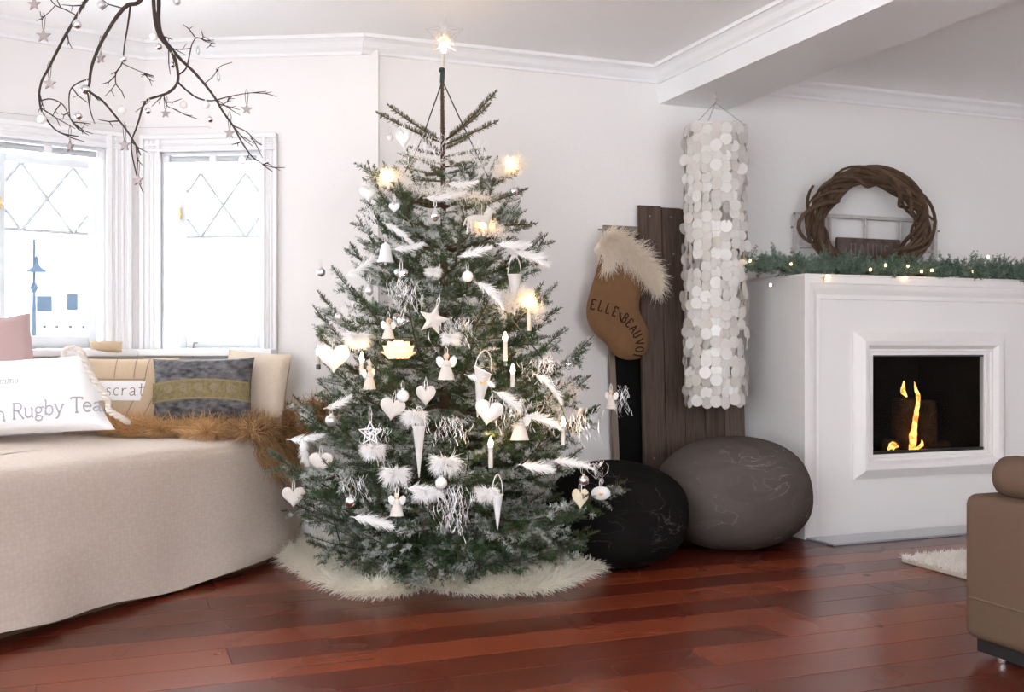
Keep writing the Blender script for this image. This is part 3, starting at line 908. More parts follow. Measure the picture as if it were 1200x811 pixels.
# ---------------------------------------------------------------- old window frame, sign, wreath and garland on the mantel
yw = YB - .05
zm = FZ + .012
def wp(px, py, Y): return ony(px, py, Y)
OW = thing('old_window_frame', 'narrow old white window frame with flaking paint leaning behind the wreath', 'window frame', (wp(1014, 300, yw).x, yw, zm))
xa, xb, zt = wp(931, 248, yw).x, wp(1097, 256, yw).x, wp(940, 249, yw).z
for nm, (a, c, e, f) in {'top_rail': (xa, xb, zt - .022, zt), 'bottom_rail': (xa, xb, zm + .004, zm + .03)}.items():
    b = MB(); b.rbox(a, c, yw - .015, yw + .015, e, f, .004, 1); b.build(nm, M['oldpaint'], OW)
for a in (xa, xb - .028):
    b = MB(); b.rbox(a, a + .028, yw - .016, yw + .016, zm + .004, zt, .004, 1); b.build('stile', M['oldpaint'], OW)
for px in (972, 1014, 1055):
    a = wp(px, 270, yw).x
    b = MB(); b.rbox(a - .009, a + .009, yw - .01, yw + .01, zm + .02, zt - .01, .003, 1); b.build('muntin', M['oldpaint'], OW)
zz = wp(1075, 294, yw).z
b = MB(); b.rbox(xa + .02, xb - .02, yw - .008, yw + .008, zz - .008, zz + .008, .003, 1); b.build('cross_bar', M['oldpaint'], OW)
# glass hinge pins
for px, py in ((928, 266), (1100, 271)):
    p = wp(px, py, yw); b = MB(); b.sphere(.007, (p.x, p.y, p.z), 8, 6); b.build('hinge_pin', M['chain'], OW)
ys = yw - .05
SG = thing('wooden_sign', 'dark weathered wooden sign standing inside the wreath on the mantel', 'sign', (wp(1018, 300, ys).x, ys, zm))
a, c = wp(980, 278, ys), wp(1054, 278, ys)
b = MB(); b.rbox(a.x, c.x, ys - .01, ys + .01, zm, a.z, .003, 1); b.build('board', M['signwood'], SG)

# stroke letters -------------------------------------------------
def sf(x, y, w=.09): return [(x - w, y), (x + w, y)]
GL = {
 'o': (.62, [arc(.31, .31, .24, .31, 90, 450, 18)]),
 'n': (.72, [[(.14, .6), (.14, 0)], [(.14, .42)] + arc(.36, .40, .20, .20, 150, 0, 8) + [(.56, 0)], sf(.14, 0), sf(.56, 0), [(.04, .6), (.14, .6)]]),
 'R': (.82, [[(.16, 0), (.16, 1)], [(.16, 1), (.4, 1)] + arc(.42, .755, .22, .245, 90, -90, 10) + [(.16, .51)], [(.4, .5), (.74, 0)], sf(.16, 0), [(.05, 1), (.16, 1)], sf(.74, 0, .07)]),
 'u': (.70, [[(.13, .6), (.13, .2)] + arc(.33, .2, .20, .2, 180, 300, 8) + [(.54, .15)], [(.54, .6), (.54, 0)], [(.04, .6), (.13, .6)], [(.45, .6), (.54, .6)], [(.54, 0), (.63, 0)]]),
 'g': (.66, [arc(.30, .40, .19, .2, 90, 450, 14), [(.44, .54), (.62, .60)], [(.18, .22), (.14, .1), (.2, .04), (.42, .02), (.55, -.08), (.48, -.25), (.26, -.3), (.1, -.22), (.1, -.1), (.2, -.0)]]),
 'b': (.70, [[(.13, 1), (.13, 0)], arc(.36, .31, .23, .3, 160, -160, 14), [(.03, 1), (.13, 1)]]),
 'y': (.66, [[(.1, .6), (.34, .02)], [(.58, .6), (.34, .02), (.24, -.22), (.1, -.28)], sf(.1, .6, .08), sf(.58, .6, .08)]),
 'T': (.80, [[(.4, 0), (.4, 1)], [(.06, .84), (.06, 1), (.74, 1), (.74, .84)], sf(.4, 0, .11)]),
 'e': (.58, [[(.08, .34), (.50, .34)] + arc(.29, .34, .21, .27, 0, 180, 10) + arc(.31, .3, .23, .3, 180, 320, 9)]),
 'a': (.62, [[(.14, .5)] + arc(.3, .44, .16, .17, 150, 0, 8) + [(.46, .06), (.56, .0)], [(.46, .36), (.22, .28), (.1, .16), (.18, .02), (.32, .02), (.46, .14)]]),
 'm': (1.05, [[(.14, .6), (.14, 0)], [(.14, .42)] + arc(.33, .42, .17, .18, 150, 0, 7) + [(.5, 0)], [(.5, .42)] + arc(.69, .42, .17, .18, 150, 0, 7) + [(.86, 0)], sf(.14, 0), sf(.5, 0), sf(.86, 0)]),
 's': (.50, [arc(.26, .45, .15, .14, 30, 250, 9) + arc(.24, .16, .17, .16, 70, -150, 9)]),
 'c': (.54, [arc(.3, .3, .22, .28, 50, 310, 12)]),
 'r': (.48, [[(.1, .58), (.12, 0)], [(.12, .36), (.22, .54), (.42, .56)]]),
 't': (.5, [[(.24, .95), (.22, .2), (.28, .02), (.44, .06)], [(.04, .62), (.46, .66)]]),
 'E': (.66, [[(.12, 0), (.12, 1)], [(.12, 1), (.56, 1), (.56, .86)], [(.12, .52), (.42, .52)], [(.12, 0), (.56, 0), (.56, .14)]]),
 'L': (.62, [[(.12, 0), (.12, 1)], [(.12, 0), (.54, 0), (.54, .16)], sf(.12, 1)]),
 'B': (.68, [[(.12, 0), (.12, 1)], [(.12, 1), (.34, 1)] + arc(.34, .76, .2, .24, 90, -90, 8) + [(.12, .52)], [(.34, .52)] + arc(.36, .26, .22, .26, 90, -90, 8) + [(.12, 0)]]),
 'A': (.76, [[(.06, 0), (.38, 1), (.70, 0)], [(.18, .34), (.58, .34)], sf(.06, 0, .07), sf(.70, 0, .07)]),
 'U': (.74, [[(.12, 1), (.12, .28)] + arc(.37, .28, .25, .28, 180, 360, 10) + [(.62, 1)], sf(.12, 1), sf(.62, 1)]),
 'V': (.74, [[(.06, 1), (.37, 0), (.68, 1)], sf(.06, 1, .07), sf(.68, 1, .07)]),
 'O': (.78, [arc(.39, .5, .3, .5, 90, 450, 18)]),
 'I': (.36, [[(.18, 0), (.18, 1)], sf(.18, 0, .12), sf(.18, 1, .12)]),
 'S': (.6, [arc(.30, .75, .2, .24, 30, 260, 9) + arc(.28, .26, .22, .26, 80, -150, 9)]),
 '.': (.36, [[(.13, .45), (.23, .45)], [(.13, .52), (.23, .52)], [(.13, .48), (.23, .48)]]),
 'N': (.8, [[(.12, 0), (.12, 1), (.66, 0), (.66, 1)]]),
 ' ': (.42, []),
}
def stroke_mesh(polys, width, fn, step=.006, lift=None):
    """polys: lists of 2-D points in surface units; fn maps (x, z) to a point on the surface"""
    b = MB()
    for pl in polys:
        P = []
        for i in range(len(pl) - 1):
            a = Vector(pl[i]); c = Vector(pl[i + 1])
            k = max(1, int((c - a).length / step))
            P += [a.lerp(c, j / k) for j in range(k)]
        P.append(Vector(pl[-1]))
        if len(P) < 2: continue
        vs = []; fs = []
        for i, p in enumerate(P):
            t = P[min(i + 1, len(P) - 1)] - P[max(i - 1, 0)]
            if t.length < 1e-9: t = Vector((1, 0))
            t.normalize(); nn = Vector((-t.y, t.x)) * width / 2
            vs.append(fn(p.x + nn.x, p.y + nn.y)); vs.append(fn(p.x - nn.x, p.y - nn.y))
        for i in range(len(P) - 1):
            fs.append((2 * i, 2 * i + 1, 2 * i + 3, 2 * i + 2))
        b.add(vs, fs)
    return b
def text_polys(txt, size, x0=0, y0=0, slope=0.0, space=1.0):
    out = []; x = x0
    for ch in txt:
        w, st = GL[ch]
        for pl in st:
            out.append([(x + p[0] * size, y0 + slope * (x - x0) + p[1] * size) for p in pl])
        x += w * size * space
    return out, x
# the sign's lettering is faded: only tall pale strokes of the word's end stay readable
pol_, _ = text_polys('IIAUUS', .075, wp(994, 297, ys).x, zm + .14, 0, 1.1)
stroke_mesh(pol_, .008, lambda x, z: Vector((x, ys - .0108, z))).build('lettering', M['signtext'], SG, smooth=False)

# wreath: twisted vines
yv = ys - .075
wc = wp(1019, 252, yv)
WR = thing('vine_wreath', 'large wreath of twisted brown vines standing on the mantel', 'wreath', (wc.x, yv, zm))
rngw = random.Random(11)
RX = (wp(1092, 250, yv).x - wp(945, 250, yv).x) / 2
top_z = wp(1019, 193, yv).z
RZ = (top_z - zm + .0) / 2 * 1.02
wcz = top_z - RZ
for k in range(30):
    n = 40
    ph = rngw.uniform(0, 2 * pi); tw = rngw.choice([1, 2, 3, 3, 4]) * rngw.choice([1, 1, -1]); rad = rngw.uniform(.022, .074)
    a0 = rngw.uniform(0, 2 * pi); span = rngw.uniform(1.1, 1.9) * pi
    wob = rngw.uniform(-.05, .05)
    pts = []
    for i in range(n + 1):
        t = i / n; a = a0 + span * t; q = ph + tw * a
        rr_ = rad * (1 + .3 * sin(3 * a + ph))
        fx = (RX - .068) * (1 + .05 * sin(2 * a + 1) + wob) + rr_ * cos(q)
        fz = (RZ - .068) * (1 + .04 * cos(3 * a)) + rr_ * cos(q)
        zz = wcz + fz * sin(a)
        pts.append(Vector((wc.x + fx * cos(a), yv + rr_ * .85 * sin(q), max(zz, zm + .012))))
    r0 = rngw.uniform(.008, .0155)
    b = MB(); b.tube(pts, [r0 * (1 - .45 * abs(2 * i / n - 1) ** 3) for i in range(n + 1)], 6, jitter=.06)
    b.build('vine', M['vine'], WR)

# garland
def needle_cloud(shoots, rng, dens=340, nl=(.014, .024), nw=.0022, spread=.8, frost=0.0):
    """shoots: list of polylines (np arrays). returns V, quads(as tri-kites), tint"""
    Vs = []; Ts = []
    for S in shoots:
        S = np.asarray(S, float)
        seg = np.diff(S, axis=0); sl = np.linalg.norm(seg, axis=1); tot = sl.sum()
        n = max(4, int(tot * dens))
        t = np.sort(rng.random(n)) * tot
        cs = np.concatenate([[0], np.cumsum(sl)])
        idx = np.clip(np.searchsorted(cs, t, side='right') - 1, 0, len(sl) - 1)
        f = (t - cs[idx]) / (sl[idx] + 1e-9)
        p = S[idx] + seg[idx] * f[:, None]
        ax = seg[idx] / (sl[idx][:, None] + 1e-9)
        up = np.tile(np.array([0, 0, 1.0]), (n, 1)); up[np.abs(ax[:, 2]) > .93] = (1.0, 0, 0)
        s1 = np.cross(ax, up); s1 /= (np.linalg.norm(s1, axis=1, keepdims=True) + 1e-6)
        s2 = np.cross(s1, ax)
        # needles brush sideways and upwards, few below
        an = rng.normal(0, 1.35, n) * 1.0 + pi / 2
        rad = s1 * np.cos(an)[:, None] + s2 * np.sin(an)[:, None]
        d = ax * rng.uniform(.35, .75, n)[:, None] + rad * spread
        d /= np.linalg.norm(d, axis=1, keepdims=True)
        ln = rng.uniform(nl[0], nl[1], n)
        endf = np.clip((tot - t) / .03, .45, 1)
        ln = ln * endf
        w = np.cross(d, rng.normal(size=(n, 3))); w /= (np.linalg.norm(w, axis=1, keepdims=True) + 1e-9)
        q = np.zeros((n, 4, 3))
        q[:, 0] = p
        q[:, 1] = p + d * (ln * .45)[:, None] + w * (nw / 2)
        q[:, 2] = p + d * ln[:, None]
        q[:, 3] = p + d * (ln * .45)[:, None] - w * (nw / 2)
        tv = rng.random(n)
        if frost > 0:
            tv = tv * .49 + (.5 if rng.random() < frost else 0)
        if abs(ax[:, 2]).mean() > .93: pass
        Vs.append(q.reshape(-1, 3)); Ts.append(np.repeat(tv, 4))
    V = np.concatenate(Vs); T = np.concatenate(Ts)
    return V, np.arange(len(V)).reshape(-1, 4), T

rngg = np.random.default_rng(21)
GA = thing('mantel_garland', 'green needle garland with warm fairy lights lying along the mantel edge', 'garland', (fcx, YF + .1, zm))
sprig_meshes = []
for k in range(7):
    sh_ = []
    for j in range(7):
        d = rngg.normal(size=3); d[2] = abs(d[2]) * .9 + .1; d /= np.linalg.norm(d)
        l_ = rngg.uniform(.06, .115)
        sh_.append([np.zeros(3), d * l_ * .5, d * l_ + np.array([0, 0, .005])])
    V, q, t = needle_cloud(sh_, rngg, 800, (.014, .024), .0036, 1.0)
    sprig_meshes.append(fast_mesh('sprig', V, q, M['garland'], t))
gl0, gl1 = ony(868, 318, YF + .1).x, fx1 + .02
ng = 84
gpath = []
for i in range(ng):
    t = i / (ng - 1)
    x = gl0 + (gl1 - gl0) * t
    p = Vector((x, YF + .085 + .03 * sin(i * 1.3), zm + .022 + .010 * sin(i * .9)))
    gpath.append(p)
    for j in range(2):
        o = bpy.data.objects.new('sprig', sprig_meshes[int(rngg.integers(7))]); C.objects.link(o); o.parent = GA
        o.location = p - GA.location + Vector((rngg.uniform(-.015, .015), (-.035 if j else .03), rngg.uniform(-.01, .006) + (.0 if j else .012)))
        o.rotation_euler = (rngg.uniform(-.5, .5) + (.55 if j else -.2), rngg.uniform(-.5, .5), rngg.uniform(0, 6.28))
        o.scale = [rngg.uniform(.65, 1.05)] * 3 if j else (1.1, 1.1, rngg.uniform(.7, 1.4))
b = MB(); b.tube(gpath, .006, 5); b.build('stem', M['cord'], GA)
for px, py in ((903, 334), (927, 309), (972, 325), (1020, 316), (1038, 311), (1064, 312), (1062, 325), (1080, 318), (1092, 317), (1140, 318), (1158, 301), (879, 306)):
    p = ony(px, py, YF - .02 if py > 315 else YF + .03)
    b = MB(); b.sphere(.0055, p, 8, 6, 1.4); o = b.build('fairy_bulb', M['warmbulb'], GA)
    
# ---------------------------------------------------------------- leaning boards, black board
def lean_board(name, x0, x1, ztop, ybase, ytop, th, m, parent, z0=0.0):
    b = MB()
    vs = []
    for z, yb in ((z0, ybase), (ztop, ytop)):
        vs += [(x0, yb, z), (x1, yb, z), (x1, yb + th, z), (x0, yb + th, z)]
    b.add(vs, [(3, 2, 1, 0), (4, 5, 6, 7), (0, 1, 5, 4), (1, 2, 6, 5), (2, 3, 7, 6), (3, 0, 4, 7)])
    return b.build(name, m, parent, smooth=False)
yt = 5.005
px0, px1 = ony(748, 240, yt).x, ony(872, 480, 4.96).x
pzt = ony(748, 240, yt).z
PB = thing('plank_door', 'dark weathered plank door leaning on the wall behind the shell lamp', 'plank door', ((px0 + px1) / 2, 4.94, 0))
nb = 5
random.seed(8)
edges = [px0 + (px1 - px0) * f for f in (0, .215, .405, .60, .795, 1)]
for i in range(nb):
    lean_board('board', edges[i] + .0025, edges[i + 1] - .0025, pzt - random.uniform(0, .012), 4.925 + random.uniform(-.003, .003), yt - .005 + random.uniform(-.003, .003), .022, M['boardwood'], PB)
for zz in (.35, 1.45):
    yy = 4.925 + (yt - 4.93) * zz / pzt + .022
    b = MB(); b.box(px0 + .03, px1 - .03, yy, yy + .02, zz, zz + .1); b.build('cross_batten', M['boardwood'], PB, smooth=False)
for i in range(nb):
    for zz in (.40, 1.50, 1.70):
        xx = (edges[i] + edges[i + 1]) / 2 + random.uniform(-.01, .01); yy = 4.925 + (yt - 4.93) * zz / pzt - .001
        b = MB(); b.sphere(.006, (xx, yy, zz), 8, 5); b.build('nail', M['chain'], PB)
# narrow black board in a frame, standing a little askew
bx0t, bx0b = ony(707, 264, 5.035).x, ony(724, 540, 4.95).x
bzt = ony(707, 264, 5.035).z
BBD = thing('framed_blackboard', 'tall narrow blackboard in a pale wood frame between tree and plank door', 'blackboard', (bx0b + .1, 4.97, 0))
def skew_bar(name, xa0, xa1, xb0, xb1, z0, z1, y0, y1, th, m):
    b = MB()
    vs = [(xa0, y0, z0), (xa1, y0, z0), (xa1, y0 + th, z0), (xa0, y0 + th, z0), (xb0, y1, z1), (xb1, y1, z1), (xb1, y1 + th, z1), (xb0, y1 + th, z1)]
    b.add(vs, [(3, 2, 1, 0), (4, 5, 6, 7), (0, 1, 5, 4), (1, 2, 6, 5), (2, 3, 7, 6), (3, 0, 4, 7)])
    return b.build(name, m, BBD, smooth=False)
W_ = .26
def bl(z, f): return (bx0b + .012) + (bx0t - bx0b - .012) * z / bzt + f
Y0b, Y1b = 4.975, 5.022
def yb_(z): return Y0b + (Y1b - Y0b) * z / bzt
skew_bar('stile', bl(0, 0), bl(0, .03), bl(bzt, 0), bl(bzt, .03), 0, bzt - .0, yb_(0), yb_(bzt), .024, M['framewood'])
skew_bar('stile', bl(0, W_ - .03), bl(0, W_), bl(bzt, W_ - .03), bl(bzt, W_), 0, bzt, yb_(0), yb_(bzt), .024, M['framewood'])
skew_bar('rail', bl(bzt - .045, .03), bl(bzt - .045, W_ - .03), bl(bzt, .03), bl(bzt, W_ - .03), bzt - .045, bzt, yb_(bzt - .045), yb_(bzt), .024, M['framewood'])
skew_bar('rail', bl(0, .03), bl(0, W_ - .03), bl(.06, .03), bl(.06, W_ - .03), 0, .06, yb_(0), yb_(.06), .024, M['framewood'])
skew_bar('writing_surface', bl(.06, .03), bl(.06, W_ - .03), bl(bzt - .045, .03), bl(bzt - .045, W_ - .03), .06, bzt - .045, yb_(.06) + .008, yb_(bzt - .045) + .008, .01, M['blackboard'])

# ---------------------------------------------------------------- stocking
ysn = 4.90
def s2(px, py):
    p = ony(px, py, ysn); return (p.x, p.z)
so = [(705, 296), (698, 320), (691, 343), (687, 362), (689, 378), (697, 391), (708, 401), (716, 411), (725, 419), (737, 422), (750, 420), (758, 412), (761, 399), (759, 385), (753, 373), (749, 362), (750, 350), (756, 330), (757, 315), (735, 296)]
outl = catmull([Vector((*s2(*p), 0)) for p in so] , 3)
outl = [(p.x, p.y) for p in outl]
sp_ = [s2(731, 300), s2(722, 340), s2(722, 372), s2(732, 392), s2(742, 403)]
ST = thing('christmas_stocking', 'large brown burlap stocking with shaggy cream fur cuff and dark printed letters', 'stocking', (s2(730, 420)[0], ysn, s2(730, 420)[1]))
b = MB(); b.inflate(outl, sp_, .035, 7, Matrix.Translation((0, ysn, 0))); b.build('sock', M['burlap'], ST, autos=80)
def sock_y(x, z):
    from_sp = min(((Vector((x, z)) - Vector(a).lerp(Vector(c), t)).length for a, c in zip(sp_[:-1], sp_[1:]) for t in (0, .2, .4, .6, .8, 1)))
    from_out = min(((Vector((x, z)) - Vector(a)).length for a in outl))
    t = from_out / (from_out + from_sp + 1e-6)
    return ysn - .035 * sqrt(max(0, 1 - (1 - t) ** 2)) - .004
# letters follow the curve of the foot
lets = [('E', 693, 357, -14), ('L', 701, 359, -18), ('L', 709, 362, -20), ('E', 717, 365.5, -24), ('.', 724, 368, -30), ('B', 729, 373, -38), ('E', 734, 378.5, -46), ('A', 739, 385, -54), ('U', 743, 392, -64), ('V', 745.5, 401, -76), ('O', 746, 409.5, -88), ('I', 744.5, 416.5, -98)]
allp = []
for ch, px, py, rot in lets:
    cx, cz = s2(px, py); w, stx = GL[ch]; sz = .050
    ca, sa = cos(R_(rot)), sin(R_(rot))
    for pl in stx:
        q = []
        for x, z in pl:
            lx, lz = (x - w / 2) * sz * .78, (z - .5) * sz
            q.append((cx + lx * ca - lz * sa, cz + lx * sa + lz * ca))
        allp.append(q)
stroke_mesh(allp, .0075, lambda x, z: Vector((x, sock_y(x, z), z)), .008).build('lettering', M['ink'], ST, smooth=False)
# cuff
rng = np.random.default_rng(5)
cl = [Vector(s2(704, 297)), Vector(s2(716, 282)), Vector(s2(733, 292)), Vector(s2(750, 308)), Vector(s2(766, 326))]
roots = []; dirs = []
cp = catmull([Vector((*p, 0)) for p in cl], 10)
for i in range(5200):
    j = rng.integers(len(cp) - 1); p = cp[j]
    tpar = j / (len(cp) - 1)
    wd = .075 + .01 * sin(tpar * 3)
    off = rng.uniform(-1, .9)
    tx, tz = .62, -.78
    px_ = p.x + (-.6 * off * wd * .4) + rng.normal(0, .006)
    pz_ = p.y + off * wd * .75 - .01
    front = sqrt(max(.05, 1 - off * off))
    side_ = rng.random() < .8
    yy = ysn - (.045 * front + .006 if side_ else -.04 * front)
    roots.append((px_, yy, pz_))
    dirs.append((rng.normal(0, .35) + (off * .3 if off > .4 else 0) - .25 * (1 - tpar) + .35 * tpar, -1.0 * front - .15, .9 * off - .35 + rng.normal(0, .3)))
fur_object('fur_cuff', roots, dirs, rng.uniform(.05, .11, len(roots)), .0042, M['cuff'], ST, 5, 4, .9, .55, None, (-.2, -1, .3))
b = MB(); b.tube([Vector((p.x, ysn, p.y - .005)) for p in cp], [.045] * len(cp), 10); b.build('cuff_hide', M['sheepbase'], ST)
b = MB(); hk = s2(712, 268); b.tube([Vector((hk[0], ysn + .02, hk[1] - .05)), Vector((hk[0] + .005, ysn + .05, hk[1])), Vector((hk[0] + .01, ysn + .13, hk[1] + .01))], .004, 6); b.build('hanging_loop', M['burlap'], ST)

# ---------------------------------------------------------------- poufs
def pouf(name, c, rx, ry, rz, m, label, seed, rot=0):
    random.seed(seed)
    b = MB()
    n, k = 48, 28
    vs = []; fs = []
    ph = [random.uniform(0, 6) for _ in range(4)]
    for i in range(k + 1):
        a = -pi / 2 + pi * i / k
        cr = (abs(cos(a)) ** .82)
        zz = (abs(sin(a)) ** .92) * (1 if a > 0 else -1)
        for j in range(n):
            t = 2 * pi * j / n
            w = 1 + .018 * sin(2 * t + ph[0]) + .012 * sin(3 * t + ph[1] + a) + .01 * sin(5 * a + t + ph[2])
            z = max(rz * zz, -rz * .965)
            x_, y_ = rx * cr * cos(t) * w, ry * cr * sin(t) * w
            vs.append((c[0] + x_ * cos(rot) - y_ * sin(rot), c[1] + x_ * sin(rot) + y_ * cos(rot), rz * .965 + z * (1 + .02 * sin(t + ph[3])) if zz > 0 else rz * .965 + z))
    for i in range(k):
        for j in range(n):
            fs.append((i * n + j, i * n + (j + 1) % n, (i + 1) * n + (j + 1) % n, (i + 1) * n + j))
    b.add(vs, fs)
    o = b.build('felt_pouf', m, None, autos=180); tag(o, label, 'pouf')
    return o
gp = at(859, 575, 5.25)
pouf('felt_pouf', (gp.x, gp.y), .405, .385, .275, M['pouf_grey'], 'large grey felt pouf shaped like a boulder beside the fireplace', 1, .3)
dp = at(722, 600, 4.82)
pouf('felt_pouf', (dp.x, dp.y), .33, .33, .238, M['pouf_dark'], 'charcoal felt boulder pouf half hidden behind the tree', 2, .9)

# ---------------------------------------------------------------- sofa, shag rug
SFX = onz(1131, 768).x; SFY = onz(1131, 766).y
SO = thing('sofa', 'brown upholstered sofa end with bolster and black base at the right edge', 'sofa', (SFX + .45, SFY - .9, 0))
zt_ = at(1131, 581, 3.36).z
b = MB()
b.rbox(SFX, SFX + .22, SFY - 1.85, SFY, .058, zt_ + .005, .035, 4); b.build('side_panel', M['sofa'], SO)
b = MB(); b.rbox(SFX + .015, SFX + .95, SFY - 1.85, SFY - .02, .058, .34, .03, 3); b.build('seat_base', M['sofa'], SO)
b = MB(); b.rbox(SFX + .2, SFX + .95, SFY - 1.6, SFY - .24, .33, .45, .05, 3); b.build('seat_cushion', M['sofa'], SO)
zs_ = at(1131, 700, 3.36).z
b = MB(); b.tube([Vector((SFX - .001, SFY - .03, zs_)), Vector((SFX - .001, SFY - 1.8, zs_ + .0))], .004, 6); b.build('seam_piping', M['sofa'], SO)
# bolster
bz = zt_ + .062
b = MB()
bp0 = onx(1164, 557, SFX + .06)
prof = [(.001, 0), (.045, .004), (.062, .02), (.068, .06), (.069, .5), (.068, 1.0), (.06, 1.15), (.03, 1.19), (.001, 1.195)]
b.lathe(prof, 24, Matrix.Translation((SFX + .095, bp0.y, bz + .004)) @ Matrix.Rotation(R_(90), 4, 'X')); b.build('bolster', M['sofa'], SO)
b = MB(); b.box(SFX + .03, SFX + .9, SFY - 1.8, SFY - .035, .018, .07); b.build('plinth', M['black'], SO, smooth=False)
for yy in (SFY - .12, SFY - .42, SFY - 1.7):
    b = MB(); b.lathe([(.018, 0), (.02, .004), (.02, .02)], 12, Matrix.Translation((SFX + .05, yy, 0))); b.build('foot', M['chrome'], SO)
rc = onz(1056, 659)
rx0, ry1 = rc.x, rc.y
rx1, ry0 = rx0 + 1.7, ry1 - 1.5
RG = thing('shag_rug', 'white shaggy rug on the floor in front of the fireplace', 'rug', ((rx0 + rx1) / 2, (ry0 + ry1) / 2, 0))
b = MB(); b.rbox(rx0, rx1, ry0, ry1, .001, .022, .006, 2); b.build('backing', M['rugbase'], RG)
rng = np.random.default_rng(9)
n = 26000
rt = np.stack([rng.uniform(rx0, rx1, n), rng.uniform(ry0, ry1, n), np.full(n, .02)], 1)
rt[:14000, 0] = rng.uniform(rx0 - .005, rx0 + .45, 14000)
o = fur_object('pile', rt, np.stack([rng.normal(0, .5, n), rng.normal(0, .5, n), np.ones(n)], 1), rng.uniform(.018, .034, n), .006, M['rug'], RG, 9, 2, .3, .5); tag(o, kind='stuff')

# ---------------------------------------------------------------- window seat with quilt
ZB = .585
FA = onz(329, 656, .02); FB = onz(0, 752, .02)
fd = (FB - FA); fd.z = 0; fd.normalize()
FE = FA + fd * 2.55; 
GW = C0 + d2 * .30
GW = GW + Vector((F2[0][1], F2[1][1], 0)) * -.03
WS = thing('daybed', 'window seat under a beige quilted cover that hangs to the floor', 'daybed', ((FA.x + C3.x) / 2, (FA.y + C3.y) / 2, 0))
# path of the skirt: wall -> corner -> along the front
ca = Vector((FA.x, FA.y, 0)); cg = Vector((GW.x, GW.y, 0)); ce = Vector((FE.x, FE.y, 0))
e1 = (cg - ca).normalized(); e2 = fd.copy(); e2.z = 0
rc_ = .10
path = []
m_ = 5
for i in range(m_): path.append(cg.lerp(ca + e1 * rc_, i / m_))
p0_, p2_ = ca + e1 * rc_, ca + e2 * rc_
for i in range(9):
    t = i / 8; path.append(p0_ * (1 - t) ** 2 + ca * 2 * t * (1 - t) + p2_ * t * t)
m_ = 70
for i in range(1, m_ + 1): path.append(p2_.lerp(ce, i / m_))
s_acc = [0]
for i in range(1, len(path)): s_acc.append(s_acc[-1] + (path[i] - path[i - 1]).length)
# profile: (inset, z)
profz = [(.34, ZB), (.22, ZB), (.13, ZB - .001), (.08, ZB - .006), (.052, ZB - .018), (.036, ZB - .04), (.029, ZB - .07)]
for k in range(1, 17):
    t = k / 16
    profz.append((.029 - .029 * t, (ZB - .07) * (1 - t) + .022 * t))
cen = Vector((C1.x - .1, C1.y - .75, 0))
vs = []; uvs = []; fs = []
npf = len(profz)
for i, p in enumerate(path):
    t = (path[min(i + 1, len(path) - 1)] - path[max(i - 1, 0)]).normalized()
    nin = Vector((t.y, -t.x, 0))
    if nin.dot(cen - p) < 0: nin = -nin
    vlen = 0
    for k, (ins, z) in enumerate(profz):
        if k: vlen += sqrt((ins - profz[k - 1][0]) ** 2 + (z - profz[k - 1][1]) ** 2)
        drop = max(0, (ZB - .06 - z)) / ZB
        s_ = s_acc[i]
        wave = (.010 * sin(5.5 * s_ + 1.0 + 3 * z) + .006 * sin(13 * s_ + 2) + .006 * sin(30 * z + 2.2 * s_ + 1.5 * sin(2 * s_)) * (1 + sin(3 * s_ + 7 * z)) * .6) * drop * 1.6
        hem = .012 * sin(4.1 * s_ + .5) + .006 * sin(11 * s_) if k == npf - 1 else 0
        q = p + nin * (ins + wave)
        zz = z + (0.012 + hem) * (1 if k == npf - 1 else 0) + (.003 * sin(7 * s_) if 1 < k < 5 else 0)
        vs.append(Vector((q.x, q.y, max(.012, zz)))); uvs.append((s_, vlen))
for i in range(len(path) - 1):
    for k in range(npf - 1):
        fs.append((i * npf + k, i * npf + k + 1, (i + 1) * npf + k + 1, (i + 1) * npf + k))
b = MB(); b.add(vs, fs); b.uv = uvs
ocov = b.build('quilted_cover', M['quilt'], WS, autos=180)
# hem roll
b = MB(); b.tube([vs[i * npf + npf - 1] + Vector((0, 0, .0)) for i in range(len(path))], .007, 6); b.build('hem', M['quilt'], WS) if False else None
# top sheet
innr = [vs[i * npf].copy() for i in range(len(path))]
wallp = [c_ + (cen - c_).normalized() * .06 for c_ in (Vector(C4), Vector(C3), Vector(C2), Vector(C1))]
topp = [Vector((p.x, p.y, ZB - .0012)) for p in innr] + [Vector((p.x, p.y, ZB - .0012)) for p in wallp]
cxy = Vector((C2.x + .7, C2.y - .6, ZB - .0012))
b = MB(); nvt = len(topp)
b.add(topp + [cxy], [(i, (i + 1) % nvt, nvt) for i in range(nvt)]); b.uv = [(p.x, p.y) for p in b.v]
b.build('seat_top', M['quilt'], WS, autos=180)
b = MB(); cx_ = [ca + (e1 + e2) * .24, cg + (cen - cg) * .2] + [Vector(p) for p in wallp[::-1]] + [ce + (cen - ce) * .25]
b.slab([(p.x, p.y) for p in cx_], .0, ZB - .08); b.build('seat_box', M['sofa'], WS, smooth=False)

